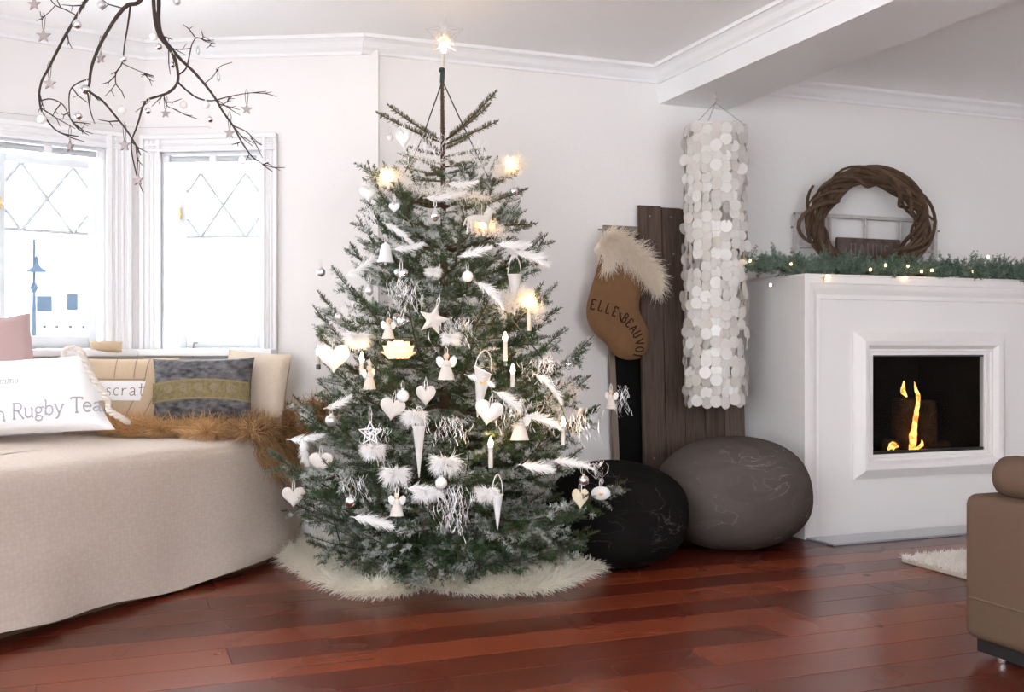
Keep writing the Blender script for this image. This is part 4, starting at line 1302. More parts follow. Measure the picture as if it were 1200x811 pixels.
# ---------------------------------------------------------------- cushions
def pil_fn(w, h, t, taper=0.0, pinch=.05, sag=0.0):
    def outline(u, v):       # u,v in -1..1
        wu = w / 2 * (1 - taper * (v + 1) / 2) * (1 - pinch * (1 - v * v) * abs(u) ** 4)
        hv = h / 2 * (1 - pinch * (1 - u * u) * abs(v) ** 4)
        return u * wu, v * hv + h / 2 - sag * h * (u * u) * (v + 1) / 2 * .0
    def thick(u, v):
        a = max(0, 1 - abs(u) ** 2.4); c = max(0, 1 - abs(v) ** 2.4)
        return t / 2 * (a * c) ** .42
    return outline, thick
def pillow_mesh(w, h, t, taper=0.0, pinch=.05, n=22, wr=.0, seed=0):
    ol, th = pil_fn(w, h, t, taper, pinch)
    rg = random.Random(seed); ph = [rg.uniform(0, 6) for _ in range(6)]
    b = MB()
    def wrk(u, v): return wr * (sin(7 * u + 5 * v + ph[0]) * .5 + sin(11 * u - 6 * v + ph[1]) * .35 + sin(4 * v * u * 3 + ph[2]) * .5)
    for side in (-1, 1):
        vs = []; fs = []
        for j in range(n + 1):
            for i in range(n + 1):
                u = -1 + 2 * i / n; v = -1 + 2 * j / n
                u_ = math.copysign(abs(u) ** .8, u); v_ = math.copysign(abs(v) ** .8, v)
                x, z = ol(u_, v_)
                tt = th(u_, v_)
                vs.append((x, side * (tt + wrk(u_, v_) * min(1, tt / (t * .2))), z))
        for j in range(n):
            for i in range(n):
                q = (j * (n + 1) + i, j * (n + 1) + i + 1, (j + 1) * (n + 1) + i + 1, (j + 1) * (n + 1) + i)
                fs.append(q if side < 0 else q[::-1])
        b.add(vs, fs)
    def surf(x, z):
        v = max(-1, min(1, (z - h / 2) / (h / 2))); u = max(-1, min(1, x / (w / 2 * (1 - taper * (v + 1) / 2))))
        tt = th(u, v)
        return Vector((x, -tt - wrk(u, v) * min(1, tt / (t * .2)) - .0025, z))
    return b, surf
def place(o, p, rz=None, tilt=0.0, roll=0.0):
    """tilt leans back (away from the camera), roll turns in the picture plane"""
    rz = -TH if rz is None else rz
    o.location = p
    o.rotation_euler = (Matrix.Rotation(rz, 4, 'Z') @ Matrix.Rotation(-tilt, 4, 'X') @ Matrix.Rotation(roll, 4, 'Y')).to_euler()

# mauve velvet
o = thing('cushion', 'mauve velvet cushion leaning behind the white lettered pillow', 'cushion')
b, s_ = pillow_mesh(.50, .44, .12, seed=2, wr=.004); b.build('cover', M['mauve'], o, autos=180)
place(o, at(-20, 490, 4.63), -TH + .25, .08, -R_(8))
# rugby pillow
o = thing('cushion', 'large white cotton pillow printed with grey lettering and edged with rope', 'cushion')
w_, h_, t_ = .86, .35, .17
b, surf = pillow_mesh(w_, h_, t_, .34, .06, 26, .004, 5); b.build('cover', M['whitecotton'], o, autos=180)
cap = .064
x0 = -.085
pl, xe = text_polys('on Rugby Team', cap, x0, .052, .06, .94)
pl = [q for q in pl if max(p[0] for p in q) < .40]
stroke_mesh(pl, .0065, surf, .006).build('lettering', M['greyink'], o, smooth=False)
pl, xe = text_polys('emma', .030, x0 + .03, .215, .0, 1.0)
stroke_mesh(pl, .003, surf, .005).build('handwriting', M['greyink'], o, smooth=False)
b = MB()
vsx = [[surf(-.14 + .07 * i / 5, .13 + .12 * j / 6) for i in range(6)] for j in range(7)]
b.add([p + Vector((0, -.001, 0)) for r in vsx for p in r], [(j * 6 + i, j * 6 + i + 1, j * 6 + i + 7, j * 6 + i + 6) for j in range(6) for i in range(5)]); b.build('patch', M['hessian'], o)
rp = [Vector((.17, .0, .345)), Vector((.20, -.03, .375)), Vector((.25, -.035, .365)), Vector((.285, -.035, .30)), Vector((.315, -.035, .23)), Vector((.355, -.035, .17)), Vector((.385, -.04, .12)), Vector((.40, -.06, .07)), Vector((.45, -.05, .035)), Vector((.47, -.02, .02))]
rp = catmull([p + Vector((.022, 0, 0)) for p in rp], 10)
for k in range(2):
    b = MB(); P = [p + Vector((.006 * cos(i * .9 + pi * k), .006 * sin(i * .9 + pi * k), .004 * cos(i * .9 + pi * k))) for i, p in enumerate(rp)]
    b.tube(P, .0085, 7); b.build('rope', M['rope'], o)
place(o, at(15, 512, 4.47), -TH + .04, .32, -R_(4))
# patchwork hessian pillow
o = thing('cushion', 'beige hessian patchwork cushion with handwritten lettering between two other cushions', 'cushion')
b, surf = pillow_mesh(.52, .36, .13, .0, .05, 22, .003, 7); b.build('cover', M['hessian'], o, autos=180)
def patch(x0, x1, z0, z1, m, nm, sk=0.0, n=8):
    b = MB(); g_ = [[surf(x0 + (x1 - x0) * i / n + sk * (j / n), z0 + (z1 - z0) * j / n) + Vector((0, -.001, 0)) for i in range(n + 1)] for j in range(n + 1)]
    b.add([p for r in g_ for p in r], [(j * (n + 1) + i, j * (n + 1) + i + 1, (j + 1) * (n + 1) + i + 1, (j + 1) * (n + 1) + i) for j in range(n) for i in range(n)]); b.build(nm, m, o)
patch(-.14, .105, .145, .235, M['whitecotton'], 'label_patch', .02)
patch(.17, .235, .14, .20, M['whitecotton'], 'label_patch', .02)
pl, xe = text_polys('scrat', .060, -.055, .168, 0, 1.15)
pl2 = [[(x, z) for x, z in q] for q in pl]
stroke_mesh(pl2, .0042, lambda x, z: surf(x, z) + Vector((0, -.002, 0)), .006).build('handwriting', M['seam'], o, smooth=False)
sm_ = [[(-.02, .25), (-.02, .35)], [(.07, .25), (.07, .35)], [(-.2, .245), (.12, .245)], [(.02, .02), (.12, .245)], [(.10, .02), (.18, .2)], [(.12, .245), (.13, .35)]]
stroke_mesh(sm_, .004, surf, .01).build('seam', M['seam'], o, smooth=False)
place(o, at(140, 508, 4.86), -TH + .03, .20, 0)
# crushed velvet with gold band
o = thing('cushion', 'dark grey crushed velvet cushion with a gold brocade band', 'cushion')
b, surf = pillow_mesh(.455, .29, .14, -.03, .05, 22, .002, 3); b.build('cover', M['greyvelvet'], o, autos=180)
b = MB(); n = 20
g_ = [[surf((-.2205 + .441 * i / n) , .075 + .095 * j / 8 + .018 * (1 - (2 * i / n - 1) ** 2)) + Vector((0, -.001, 0)) for i in range(n + 1)] for j in range(9)]
b.add([p for r in g_ for p in r], [(j * (n + 1) + i, j * (n + 1) + i + 1, (j + 1) * (n + 1) + i + 1, (j + 1) * (n + 1) + i) for j in range(8) for i in range(n)]); b.build('brocade_band', M['goldband'], o)
cir = []
for i in range(5):
    cx = -.14 + .07 * i; cz = .13 + .018 * (1 - (cx / .22) ** 2)
    cir.append(arc(cx, cz, .016, .016, 0, 360, 14)); cir.append(arc(cx, cz, .008, .008, 0, 360, 8))
for dz in (.082, .163):
    cir.append([(-.215 + .43 * i / 20, dz + .018 * (1 - (2 * i / 20 - 1) ** 2)) for i in range(21)])
stroke_mesh(cir, .0035, lambda x, z: surf(x, z) + Vector((0, -.002, 0)), .006).build('band_pattern', M['seam'], o, smooth=False)
place(o, at(237, 493, 4.80), -TH + .02, .16, R_(-1))
# ribbed cream cushion
o = thing('cushion', 'cream ribbed cushion propped against the bay wall at the seat end', 'cushion')
b, surf = pillow_mesh(.36, .36, .12, 0, .05, 20, .004, 9); b.build('cover', M['ribbed'], o, autos=180)
place(o, at(292, 500, 4.96), -TH - .38, .14, R_(4))
# small cushion on the sill
o = thing('cushion', 'small beige striped cushion lying on the sill below the left window', 'cushion')
b, surf = pillow_mesh(.15, .055, .06, 0, .05, 12, .002, 4); b.build('cover', M['hessian'], o, autos=180)
place(o, at(124, 413, 5.02), -TH + .3, .35, 0)

# ---------------------------------------------------------------- long-haired fur throw
rng = np.random.default_rng(31)
FT = thing('fur_throw', 'long-haired tan and brown fur throw draped over the seat corner', 'fur throw', (*onz(260, 505, ZB).xy, ZB))
roots = []; dirs = []; tints = []
def add_root(p, d, tn):
    roots.append(tuple(p)); dirs.append(tuple(d)); tints.append(min(1, max(0, tn)))
towards = -FW
n_top = 12500
for i in range(n_top):
    u = rng.random(); v = rng.random()
    # strip along the seat from the pillow to the corner, in picture columns
    pxx = 132 + u * 190
    front = np.interp(pxx, [132, 160, 220, 290, 322], [497, 506, 510, 512, 508])
    pyy = front - v * 26
    zz = ZB + .012 + .03 * sin(v * pi) + .008 * sin(pxx * .11)
    p = onz(pxx, pyy, zz)
    if (p - Vector((0, 0, 0))).dot(FW) > 5.0: p = at(pxx, 500, rng.uniform(4.75, 4.98)); p.z = zz
    tn = np.interp(pxx, [132, 200, 240, 280, 322], [-.05, .0, .12, .45, .6]) + rng.normal(0, .2) + .25 * max(0, sin(pxx * .21 + v * 4))
    clump = sin(pxx * .35) * .5
    d = towards * (.8 if v < .35 else .3) + RT * (clump + rng.normal(0, .35)) + UP * rng.uniform(.15, .7)
    add_root(p, d, tn)
# drape over the corner
for i in range(3600):
    t = rng.random(); v = rng.random()
    pxx = 296 + t * 52
    lim = np.interp(pxx, [296, 312, 330, 348], [518, 545, 552, 535])
    pyy = 506 + (lim - 506) * v
    p = at(pxx, pyy, np.interp(pxx, [296, 312, 330, 348], [4.74, 4.80, 4.92, 5.04]) - .012 - .02 * v)
    d = towards * .45 + RT * rng.normal(.15, .3) + UP * rng.normal(-.8, .2)
    add_root(p, d, .45 + .2 * v + rng.normal(0, .22))
# mound at the wall end behind the tree
for i in range(3600):
    u = rng.random(); v = rng.random()
    pxx = 318 + u * 72; pyy = np.interp(pxx, [318, 350, 375, 392], [478, 480, 472, 478]) + v * 30
    p = at(pxx, pyy, 5.0 - .08 * v)
    d = towards * .5 + RT * rng.normal(-.2, .5) + UP * rng.uniform(-.3, .8)
    add_root(p, d, .55 + rng.normal(0, .22))
o = fur_object('long_hair', roots, dirs, rng.uniform(.06, .12, len(roots)), .0046, M['tanfur'], FT, 31, 4, .55, .6, np.array(tints)); tag(o, kind='stuff')
b = MB(); hide = [onz(140, 494, ZB + .006), onz(200, 507, ZB + .006), onz(292, 509, ZB + .006), onz(318, 503, ZB + .006)]
hb = [at(318, 498, 5.0), at(140, 500, 4.98)]
b.slab([(p.x, p.y) for p in hide + hb], ZB + .002, ZB + .012); b.build('hide', M['tanbase'], FT)
b = MB(); P = [at(300, 505, 4.86), at(330, 497, 4.98), at(356, 492, 5.03), at(385, 490, 5.04)]
b.tube(catmull(P, 5), [.05] * 5 + [.055] * 11, 10); b.build('hide_fold', M['tanbase'], FT)

# ---------------------------------------------------------------- sheepskin under the tree
SKp = [(334, 655), (348, 642), (400, 636), (470, 632), (560, 634), (630, 630), (672, 640), (700, 658), (690, 668), (655, 684), (610, 692), (545, 692), (492, 684), (480, 691), (440, 696), (402, 690), (365, 674)]
poly = [onz(px, py, .02) for px, py in SKp]
poly = [(p.x, p.y) for p in catmull([Vector(p) for p in poly] + [Vector(poly[0])], 4)[:-1]]
SK = thing('sheepskin', 'cream long-wool sheepskin spread on the floor under the tree', 'sheepskin', (sum(p[0] for p in poly) / len(poly), sum(p[1] for p in poly) / len(poly), 0))
cn_ = (sum(p[0] for p in poly) / len(poly), sum(p[1] for p in poly) / len(poly))
b = MB(); b.slab([(cn_[0] + (p[0] - cn_[0]) * .95, cn_[1] + (p[1] - cn_[1]) * .93) for p in poly], .001, .012); b.build('hide', M['sheepbase'], SK)
rng = np.random.default_rng(41)
A = np.array(poly); mn, mx_ = A.min(0), A.max(0)
def inside(P, poly):
    x, y = P[:, 0], P[:, 1]; c = np.zeros(len(P), bool); j = len(poly) - 1
    for i in range(len(poly)):
        xi, yi = poly[i]; xj, yj = poly[j]
        c ^= ((yi > y) != (yj > y)) & (x < (xj - xi) * (y - yi) / (yj - yi + 1e-12) + xi); j = i
    return c
Pp = rng.uniform(mn, mx_, (90000, 2)); Pp = Pp[inside(Pp, poly)][:30000]
n = len(Pp)
cn = A.mean(0)
outd = (Pp - cn); outd /= (np.linalg.norm(outd, axis=1, keepdims=True) + 1e-6)
# lock directions vary smoothly over the hide
fl = np.stack([np.sin(Pp[:, 0] * 17 + 3 * np.sin(Pp[:, 1] * 9)), np.cos(Pp[:, 1] * 19 + 2 * np.sin(Pp[:, 0] * 11))], 1)
dirs = np.concatenate([outd * .55 + fl * .45 + rng.normal(0, .25, (n, 2)) + np.array([-.1, -.35]), np.full((n, 1), 1.0)], 1)
rt = np.concatenate([Pp, np.full((n, 1), .014)], 1)
nb_ = 6000
k_ = rng.integers(0, len(A), nb_); f_ = rng.random(nb_)[:, None]
Pb = A[k_] * (1 - f_) + A[(k_ + 1) % len(A)] * f_
od = (Pb - cn); od /= np.linalg.norm(od, axis=1, keepdims=True)
rt = np.concatenate([rt, np.concatenate([Pb - od * rng.uniform(.0, .05, (nb_, 1)), rng.uniform(.012, .035, (nb_, 1))], 1)])
dirs = np.concatenate([dirs, np.concatenate([od + rng.normal(0, .3, (nb_, 2)), rng.uniform(-.05, .7, (nb_, 1))], 1)])
n = len(rt)
o = fur_object('wool', rt, dirs, rng.uniform(.05, .10, n), .0055, M['sheep'], SK, 41, 4, .45, .35); tag(o, kind='stuff')

# ---------------------------------------------------------------- capiz shell lamp
ZL_ = 5.45
lc = at(838, 118, ZL_)
lx, ly = lc.x, lc.y
ring_z = at(838, 150, ZL_).z
bot_z = at(838, 476, ZL_).z
CL = thing('capiz_lamp', 'long hanging lamp of white shell discs in front of the plank door', 'pendant lamp', (lx, ly, BZ))
LR = .152
b = MB()
b.tube([Vector((lx + LR * cos(a), ly + LR * sin(a), ring_z)) for a in np.linspace(0, 2 * pi, 32, endpoint=False)], .006, 6, closed=True); b.build('ring', M['capizring'], CL)
hkz = lc.z
b = MB(); b.tube([Vector((lx, ly, BZ)), Vector((lx, ly, hkz + .02)), Vector((lx + .012, ly, hkz + .005)), Vector((lx, ly, hkz - .012))], .003, 6); b.build('ceiling_hook', M['chain'], CL)
for a in (R_(200), R_(320), R_(80)):
    p0 = Vector((lx, ly, hkz - .012)); p1 = Vector((lx + LR * cos(a), ly + LR * sin(a), ring_z + .006))
    b = MB()
    nl = 14
    for i in range(nl):
        t0, t1 = i / nl, (i + .95) / nl
        dirv = (p1 - p0).normalized(); sd = dirv.cross(Vector((0, 0, 1)) if i % 2 else Vector((1, 0, 0))).normalized() * .004
        m0 = p0.lerp(p1, t0); m1 = p0.lerp(p1, t1); mm = (m0 + m1) / 2
        b.tube([m0, mm + sd, m1, mm - sd], .0012, 4, closed=True)
    b.build('chain', M['chain'], CL)
b = MB()
b.lathe([(.0315, -.0008), (.032, 0), (.0315, .0008)], 18, Matrix.Rotation(R_(90), 4, 'X'))
dm = b.build('shell_disc', M['capiz'], None, origin=(0, 0, 0))
disc_me = dm.data
bpy.data.objects.remove(dm)
rng = np.random.default_rng(51)
nst = 20; nrow = 29
pitch = (ring_z - .03 - (bot_z + .029)) / (nrow - 1)
front = []; back = MB(); threads = MB()
dv, df = [Vector(v.co) for v in disc_me.vertices], [tuple(p.vertices) for p in disc_me.polygons]
camdir = math.atan2(-ly, -lx)
cnt = 0
cand = []
for s_ in range(nst):
    a = 2 * pi * s_ / nst + .1
    for r_ in range(nrow):
        rr_ = LR + rng.normal(0, .006) + .004
        p = Vector((lx + rr_ * cos(a), ly + rr_ * sin(a), ring_z - .032 - r_ * pitch + (.012 if s_ % 2 else 0) + rng.normal(0, .003)))
        rot = Matrix.Rotation(a + pi / 2 + rng.normal(0, .28), 4, 'Z') @ Matrix.Rotation(rng.normal(0, .10), 4, 'X')
        face = cos(a - camdir)
        cand.append((face, p, rot))
cand.sort(key=lambda q: -q[0])
for i, (face, p, rot) in enumerate(cand):
    if i < 298:
        o = bpy.data.objects.new('shell_disc', disc_me); C.objects.link(o); o.parent = CL
        o.matrix_basis = Matrix.Translation(p - CL.location) @ rot
    else:
        back.add(dv, df, Matrix.Translation(p) @ rot)
o = back.build('rear_shell_discs', M['capiz'], CL); tag(o, kind='stuff')
for s_ in range(nst):
    a = 2 * pi * s_ / nst + .1
    threads.tube([Vector((lx + LR * cos(a), ly + LR * sin(a), ring_z)), Vector((lx + LR * cos(a), ly + LR * sin(a), bot_z + .02))], .0008, 3)
o = threads.build('threads', M['capizring'], CL); tag(o, kind='stuff')
# an inner layer of strands
inner = MB()
for s_ in range(12):
    a = 2 * pi * s_ / 12
    for r_ in range(nrow):
        p = Vector((lx + .10 * cos(a), ly + .10 * sin(a), ring_z - .045 - r_ * pitch * .98))
        inner.add(dv, df, Matrix.Translation(p) @ Matrix.Rotation(a + pi / 2 + rng.normal(0, .5), 4, 'Z'))
o = inner.build('inner_shell_discs', M['capiz'], CL); tag(o, kind='stuff')

# ---------------------------------------------------------------- Christmas tree
TZ = 4.50
tb = at(524, 400, TZ)
TX, TY = tb.x, tb.y
TR = thing('christmas_tree', 'tall fir tree dusted with white frost standing on the sheepskin', 'christmas tree', (TX, TY, 0))
ztop = at(518, 92, TZ).z
lean = at(518, 100, TZ) - at(524, 100, TZ)
def tr_axis(z): return Vector((TX + lean.x * z / ztop, TY + lean.y * z / ztop, z))
b = MB(); b.tube([tr_axis(z) for z in np.linspace(.12, ztop, 14)], [.032, .030, .028, .026, .024, .022, .02, .018, .015, .013, .011, .009, .008, .006], 10, jitter=.05)
b.build('trunk', M['bark'], TR)
RT_Z = [.12, .20, .30, .45, .60, .80, 1.0, 1.2, 1.4, 1.6, 1.75, 1.95, 2.1]
RT_R = [.45, .60, .72, .75, .72, .67, .61, .53, .47, .40, .33, .25, .20]
def tree_r(z): return float(np.interp(z, RT_Z, RT_R))

def branch_mesh(L, seed, dens_t=1.0, up=.12, young=False):
    rng = np.random.default_rng(seed)
    def axis(t): return np.array([L * t, .03 * L * sin(t * 3 + seed), L * (-.16 * sin(t * pi) * (0 if young else 1) + up * t * t)])
    shoots = []; wood = MB()
    main = np.array([axis(t) for t in np.linspace(0, 1, 9)])
    wood.tube([tuple(p) for p in main], [max(.0018, .0075 * (L / .7) * (1 - t) + .0016) for t in np.linspace(0, 1, 9)], 5)
    shoots.append(main[(1 if young else 2):])
    if not young:
        nt = int(L / .052 * dens_t)
        for k in range(nt):
            t = .16 + .80 * (k + rng.uniform(0, .6)) / nt
            if t > .97: continue
            side = 1 if k % 2 else -1
            l_ = (.42 * L * (1 - t) ** .75 + .045) * rng.uniform(.75, 1.15)
            an = R_(rng.uniform(42, 60)) * side
            p = axis(t)
            el = rng.normal(.06, .18)
            d = np.array([cos(an) * cos(el), sin(an) * cos(el), sin(el)])
            droop = rng.uniform(-.06, .02)
            tw = np.array([p + d * l_ * q + np.array([0, 0, droop * q * q * l_ * 3 + .02 * q * q]) for q in np.linspace(0, 1, 5)])
            shoots.append(tw)
            wood.tube([tuple(v) for v in tw[::2]], [.0022, .0016, .001], 3)
            if l_ > .10:
                ns = int(l_ / .045)
                for j in range(ns):
                    q = .3 + .62 * (j + rng.random() * .5) / ns
                    a2 = an + R_(rng.uniform(38, 55)) * (1 if j % 2 else -1)
                    p2 = p + d * l_ * q
                    l2 = (.38 * l_ * (1 - q) + .035) * rng.uniform(.8, 1.2)
                    d2_ = np.array([cos(a2), sin(a2), rng.normal(.05, .15)])
                    shoots.append(np.array([p2, p2 + d2_ * l2 * .5, p2 + d2_ * l2 + np.array([0, 0, .006])]))
        # a few shoots above and below the flat spray fill the branch out
        for k in range(int(nt * .5)):
            t = rng.uniform(.25, .9); p = axis(t); an = rng.uniform(-1, 1)
            d = np.array([cos(an), sin(an), rng.choice([-.5, .6])]); l_ = rng.uniform(.05, .1)
            shoots.append(np.array([p, p + d * l_ * .5, p + d * l_]))
    V, q, t = needle_cloud(shoots, rng, 820 if not young else 1500, (.017, .026) if not young else (.015, .022), .0027 if not young else .0032, .95, .40 if not young else 0)
    nm = fast_mesh('needles', V, q, M['needle'] if not young else M['needle_young'], t)
    wm = wood.build('branch', M['bark'], None, origin=(0, 0, 0))
    me = wm.data
    bpy.data.objects.remove(wm)
    return me, nm

M['needle_young'] = mat('olive_top_needle', (.085, .085, .040), .6, tint='tint', var=.6, col2=(.20, .19, .11), vscale=16, trans=.15)
lib = {}
for L_ in (.25, .38, .50, .62, .74):
    lib[L_] = [branch_mesh(L_, int(L_ * 100) * 7 + k) for k in range(4)]
young = [branch_mesh(.26, 900 + k, young=True, up=.10) for k in range(4)]
rb = random.Random(77)
def add_branch(z, az, L, elev, meshes, roll=0.0):
    wm, nm = meshes
    base = float(wm.get('len', 0)) if False else None
    p = tr_axis(z) - TR.location
    o = bpy.data.objects.new('branch', wm); C.objects.link(o); o.parent = TR
    o.location = p
    Mx = Matrix.Rotation(az, 4, 'Z') @ Matrix.Rotation(-elev, 4, 'Y') @ Matrix.Rotation(roll, 4, 'X')
    o.rotation_euler = Mx.to_euler()
    o.scale = (L, L, L)
    n_ = bpy.data.objects.new('needles', nm); C.objects.link(n_); n_.parent = o
    n_['kind'] = 'stuff'
def limit(az, z, r):
    """keep clear of the wall behind, the pouf at the right and the seat at the left"""
    dx, dy = cos(az), sin(az)
    if dy > 0: r = min(r, (YB - .05 - TY) / dy)
    if z < .55:
        a = math.degrees(math.atan2(dy, dx))
        if -22 < a < 40: r = min(r, .50)
        if 120 < a < 155: r = min(r, .62)
    return r
levels = [(1.60, 6, 30), (1.50, 4, 26), (1.42, 7, 22), (1.32, 5, 20), (1.22, 7, 18), (1.12, 6, 16), (1.02, 8, 14), (.93, 6, 12), (.84, 9, 10), (.75, 7, 8),
          (.66, 10, 6), (.58, 8, 4), (.50, 11, 2), (.43, 10, 0), (.36, 12, -4), (.30, 11, -8), (.25, 12, -10)]
for z, n_, el in levels:
    off = rb.uniform(0, 6.28)
    for k in range(n_):
        az = off + 2 * pi * k / n_ + rb.uniform(-.22, .22)
        e = R_(el + rb.uniform(-7, 7))
        ztip = z + .35 * sin(e)
        r = tree_r(max(.2, ztip)) * rb.uniform(.82, 1.04)
        r = limit(az, z, r)
        L = r / cos(e)
        key = min(lib, key=lambda q: abs(q - L))
        add_branch(z, az, L / key, e, rb.choice(lib[key]), rb.uniform(-.25, .25))
# open crown of single brush-like shoots, as seen at the top of the tree
PX = lambda px, py, dz=0: at(px, py, TZ + dz)
crown_ = [((519, 166), (583, 107), -.05), ((519, 166), (574, 122), .10), ((519, 171), (584, 141), -.12), ((519, 165), (455, 123), .06), ((519, 168), (442, 131), -.08),
          ((519, 182), (480, 172), -.15), ((519, 184), (560, 175), .1), ((519, 200), (490, 185), .1), ((519, 204), (562, 193), -.1), ((519, 206), (474, 196), -.05), ((519, 222), (484, 216), .1),
          ((519, 228), (560, 205), .05), ((519, 185), (545, 196), -.2), ((519, 200), (500, 205), -.2), ((519, 240), (425, 210), -.05), ((519, 245), (612, 196), -.02), ((519, 250), (616, 222), .1), ((519, 240), (470, 232), -.2), ((519, 262), (628, 262), -.05),
          ((519, 176), (548, 160), -.18), ((519, 180), (492, 158), .18), ((519, 192), (467, 180), .12), ((519, 196), (575, 184), .15), ((519, 212), (455, 205), .1), ((519, 214), (590, 212), -.15), ((519, 218), (535, 214), -.28), ((519, 232), (500, 226), -.28), ((519, 232), (580, 235), -.2), ((519, 208), (508, 196), -.25)]
for i, (a, c, dz) in enumerate(crown_):
    p0 = PX(*a); p1 = PX(*c, dz); v = p1 - p0
    L = v.length; az = atan2(v.y, v.x); e = math.asin(v.z / L) - .1
    add_branch(p0.z, az, L / .26, e, young[i % 4], 0)
# leader with short needles
V, q, t = needle_cloud([np.array([tuple(tr_axis(z) - TR.location) for z in np.linspace(1.62, ztop, 6)])], np.random.default_rng(5), 1500, (.013, .019), .003)
me = fast_mesh('leader_needles', V, q, M['needle_young'], t)
o = bpy.data.objects.new('leader_needles', me); C.objects.link(o); o.parent = TR; o['kind'] = 'stuff'

# stand under the tree
TS = thing('tree_stand', 'grey cloth-wrapped tree stand with dark metal legs under the lowest branches', 'tree stand', (TX, TY, .016))
b = MB()
vs = []; fs = []
n_ = 28
for i, (r, z) in enumerate(((.13, .03), (.15, .04), (.17, .12), (.165, .22), (.15, .27), (.03, .28))):
    for k in range(n_):
        a = 2 * pi * k / n_; w = 1 + .07 * sin(7 * a + z * 20) + .04 * sin(3 * a)
        vs.append((TX + r * w * cos(a), TY + r * w * sin(a), z))
for i in range(5):
    for k in range(n_): fs.append((i * n_ + k, i * n_ + (k + 1) % n_, (i + 1) * n_ + (k + 1) % n_, (i + 1) * n_ + k))
b.add(vs, fs); b.build('cloth_wrap', M['standgrey'], TS)
for k in range(4):
    a = R_(25 + 90 * k)
    b = MB(); b.tube([Vector((TX + .10 * cos(a), TY + .10 * sin(a), .12)), Vector((TX + .2 * cos(a), TY + .2 * sin(a), .07)), Vector((TX + .30 * cos(a), TY + .30 * sin(a), .03))], .011, 6); b.build('leg', M['chain'], TS)

# ---------------------------------------------------------------- ornaments
def tree_pt(px, py, depth=1.0):
    Z = 4.0
    for _ in range(6):
        z = HC + (405.5 - py) / FPX * Z
        r = tree_r(max(.2, min(2.1, z))) * .90 * depth
        dx = (px - 523) / FPX * Z
        Z = TZ - sqrt(max(r * r - dx * dx, .0025))
    return at(px, py, Z)
PXM = 4.0 / FPX       # metres per pixel near the front of the tree

def loop(o, length=.035, m='ribbon', w=.0018, zz=0.0):
    b = MB(); b.tube([(-.004, 0, zz), (-.005, 0, zz + length * .6), (0, 0, zz + length), (.005, 0, zz + length * .6), (.004, 0, zz)], w, 4); b.build('hanger', M[m], o)

def heart_pts(s, n=36, slim=1.0):
    P = []
    for i in range(n):
        t = 2 * pi * i / n
        P.append((slim * s * .0315 * 16 * sin(t) ** 3 / 1.0, s * .0315 * (13 * cos(t) - 5 * cos(2 * t) - 2 * cos(3 * t) - cos(4 * t))))
    return P
def o_heart(o, s, m='whitefelt', th=.11, slim=1.0, flatt=0.0):
    b = MB(); b.inflate(heart_pts(s, 36, slim), [(0, -.18 * s), (0, .10 * s)], th * s, 5, None, flatt); b.build('heart', M[m], o, autos=60)
    loop(o, .05, zz=.17 * s)
def o_bauble(o, r, m='silver', drop=1.0):
    b = MB(); b.sphere(r, (0, 0, 0), 20, 14, drop); b.build('ball', M[m], o, autos=180)
    b = MB(); b.lathe([(r * .28, 0), (r * .28, r * .22), (r * .2, r * .3)], 10, Matrix.Translation((0, 0, r * drop * .93))); b.build('cap', M['mattesilver'], o)
    loop(o, .03, 'wire', .0012, r * drop * 1.2)
def o_drop(o, r, m='silver'):
    pr = [(.0005, -r * 1.5), (r * .55, -r * 1.2), (r, -r * .45), (r * .95, r * .2), (r * .6, r), (r * .25, r * 1.7), (r * .15, r * 1.9)]
    b = MB(); b.lathe(pr, 16); b.build('drop', M[m], o, autos=180)
    loop(o, .03, 'ribbon', .0016, r * 1.9)
def o_cone(o, L, r, pic=False, slanted=0.0, m='paper'):
    b = MB(); n = 24
    vs = []; fs = []
    for i in range(n):
        a = 2 * pi * i / n
        vs.append((r * cos(a), r * sin(a), -(.012 * cos(a) if slanted else 0)))
    for i in range(n):
        a = 2 * pi * i / n
        vs.append((r * .08 * cos(a), r * .08 * sin(a), -L))
    for i in range(n):
        a = 2 * pi * i / n
        vs.append((r * .93 * cos(a), r * .93 * sin(a), -(.012 * cos(a) if slanted else 0) - .002))
    for i in range(n):
        a = 2 * pi * i / n
        vs.append((.001 * cos(a), .001 * sin(a), -L * .9))
    for i in range(n):
        j = (i + 1) % n
        fs += [(i, j, n + j, n + i)[::-1], (i, j, 2 * n + j, 2 * n + i), (2 * n + i, 2 * n + j, 3 * n + j, 3 * n + i)]
    fs.append(tuple(range(n, 2 * n)))
    b.add(vs, fs); b.build('cone', M[m], o, autos=60)
    b = MB(); b.tube([(r * 1.01 * cos(a), r * 1.01 * sin(a), -(.012 * cos(a) if slanted else 0)) for a in np.linspace(0, 2 * pi, 20, endpoint=False)], .0018, 4, closed=True); b.build('rim', M['whitemetal'], o)
    if pic:
        b = MB()
        for i in range(7):
            a = 2 * pi * i / 7
            b.lathe([(.005, 0), (.005, .0006)], 8, Matrix.Translation((.006 * cos(a) + .004, -r * .72 - .001, -.04 + .008 * sin(a))) @ Matrix.Rotation(R_(80), 4, 'X'))
        b.build('picture_scrap', M['gold'], o)
    b = MB(); b.tube(catmull([Vector((-r, 0, 0)), Vector((-r * .7, 0, .05)), Vector((0, 0, .075)), Vector((r * .7, 0, .05)), Vector((r, 0, 0))], 4), .0016, 4); b.build('handle', M['ribbon'], o)
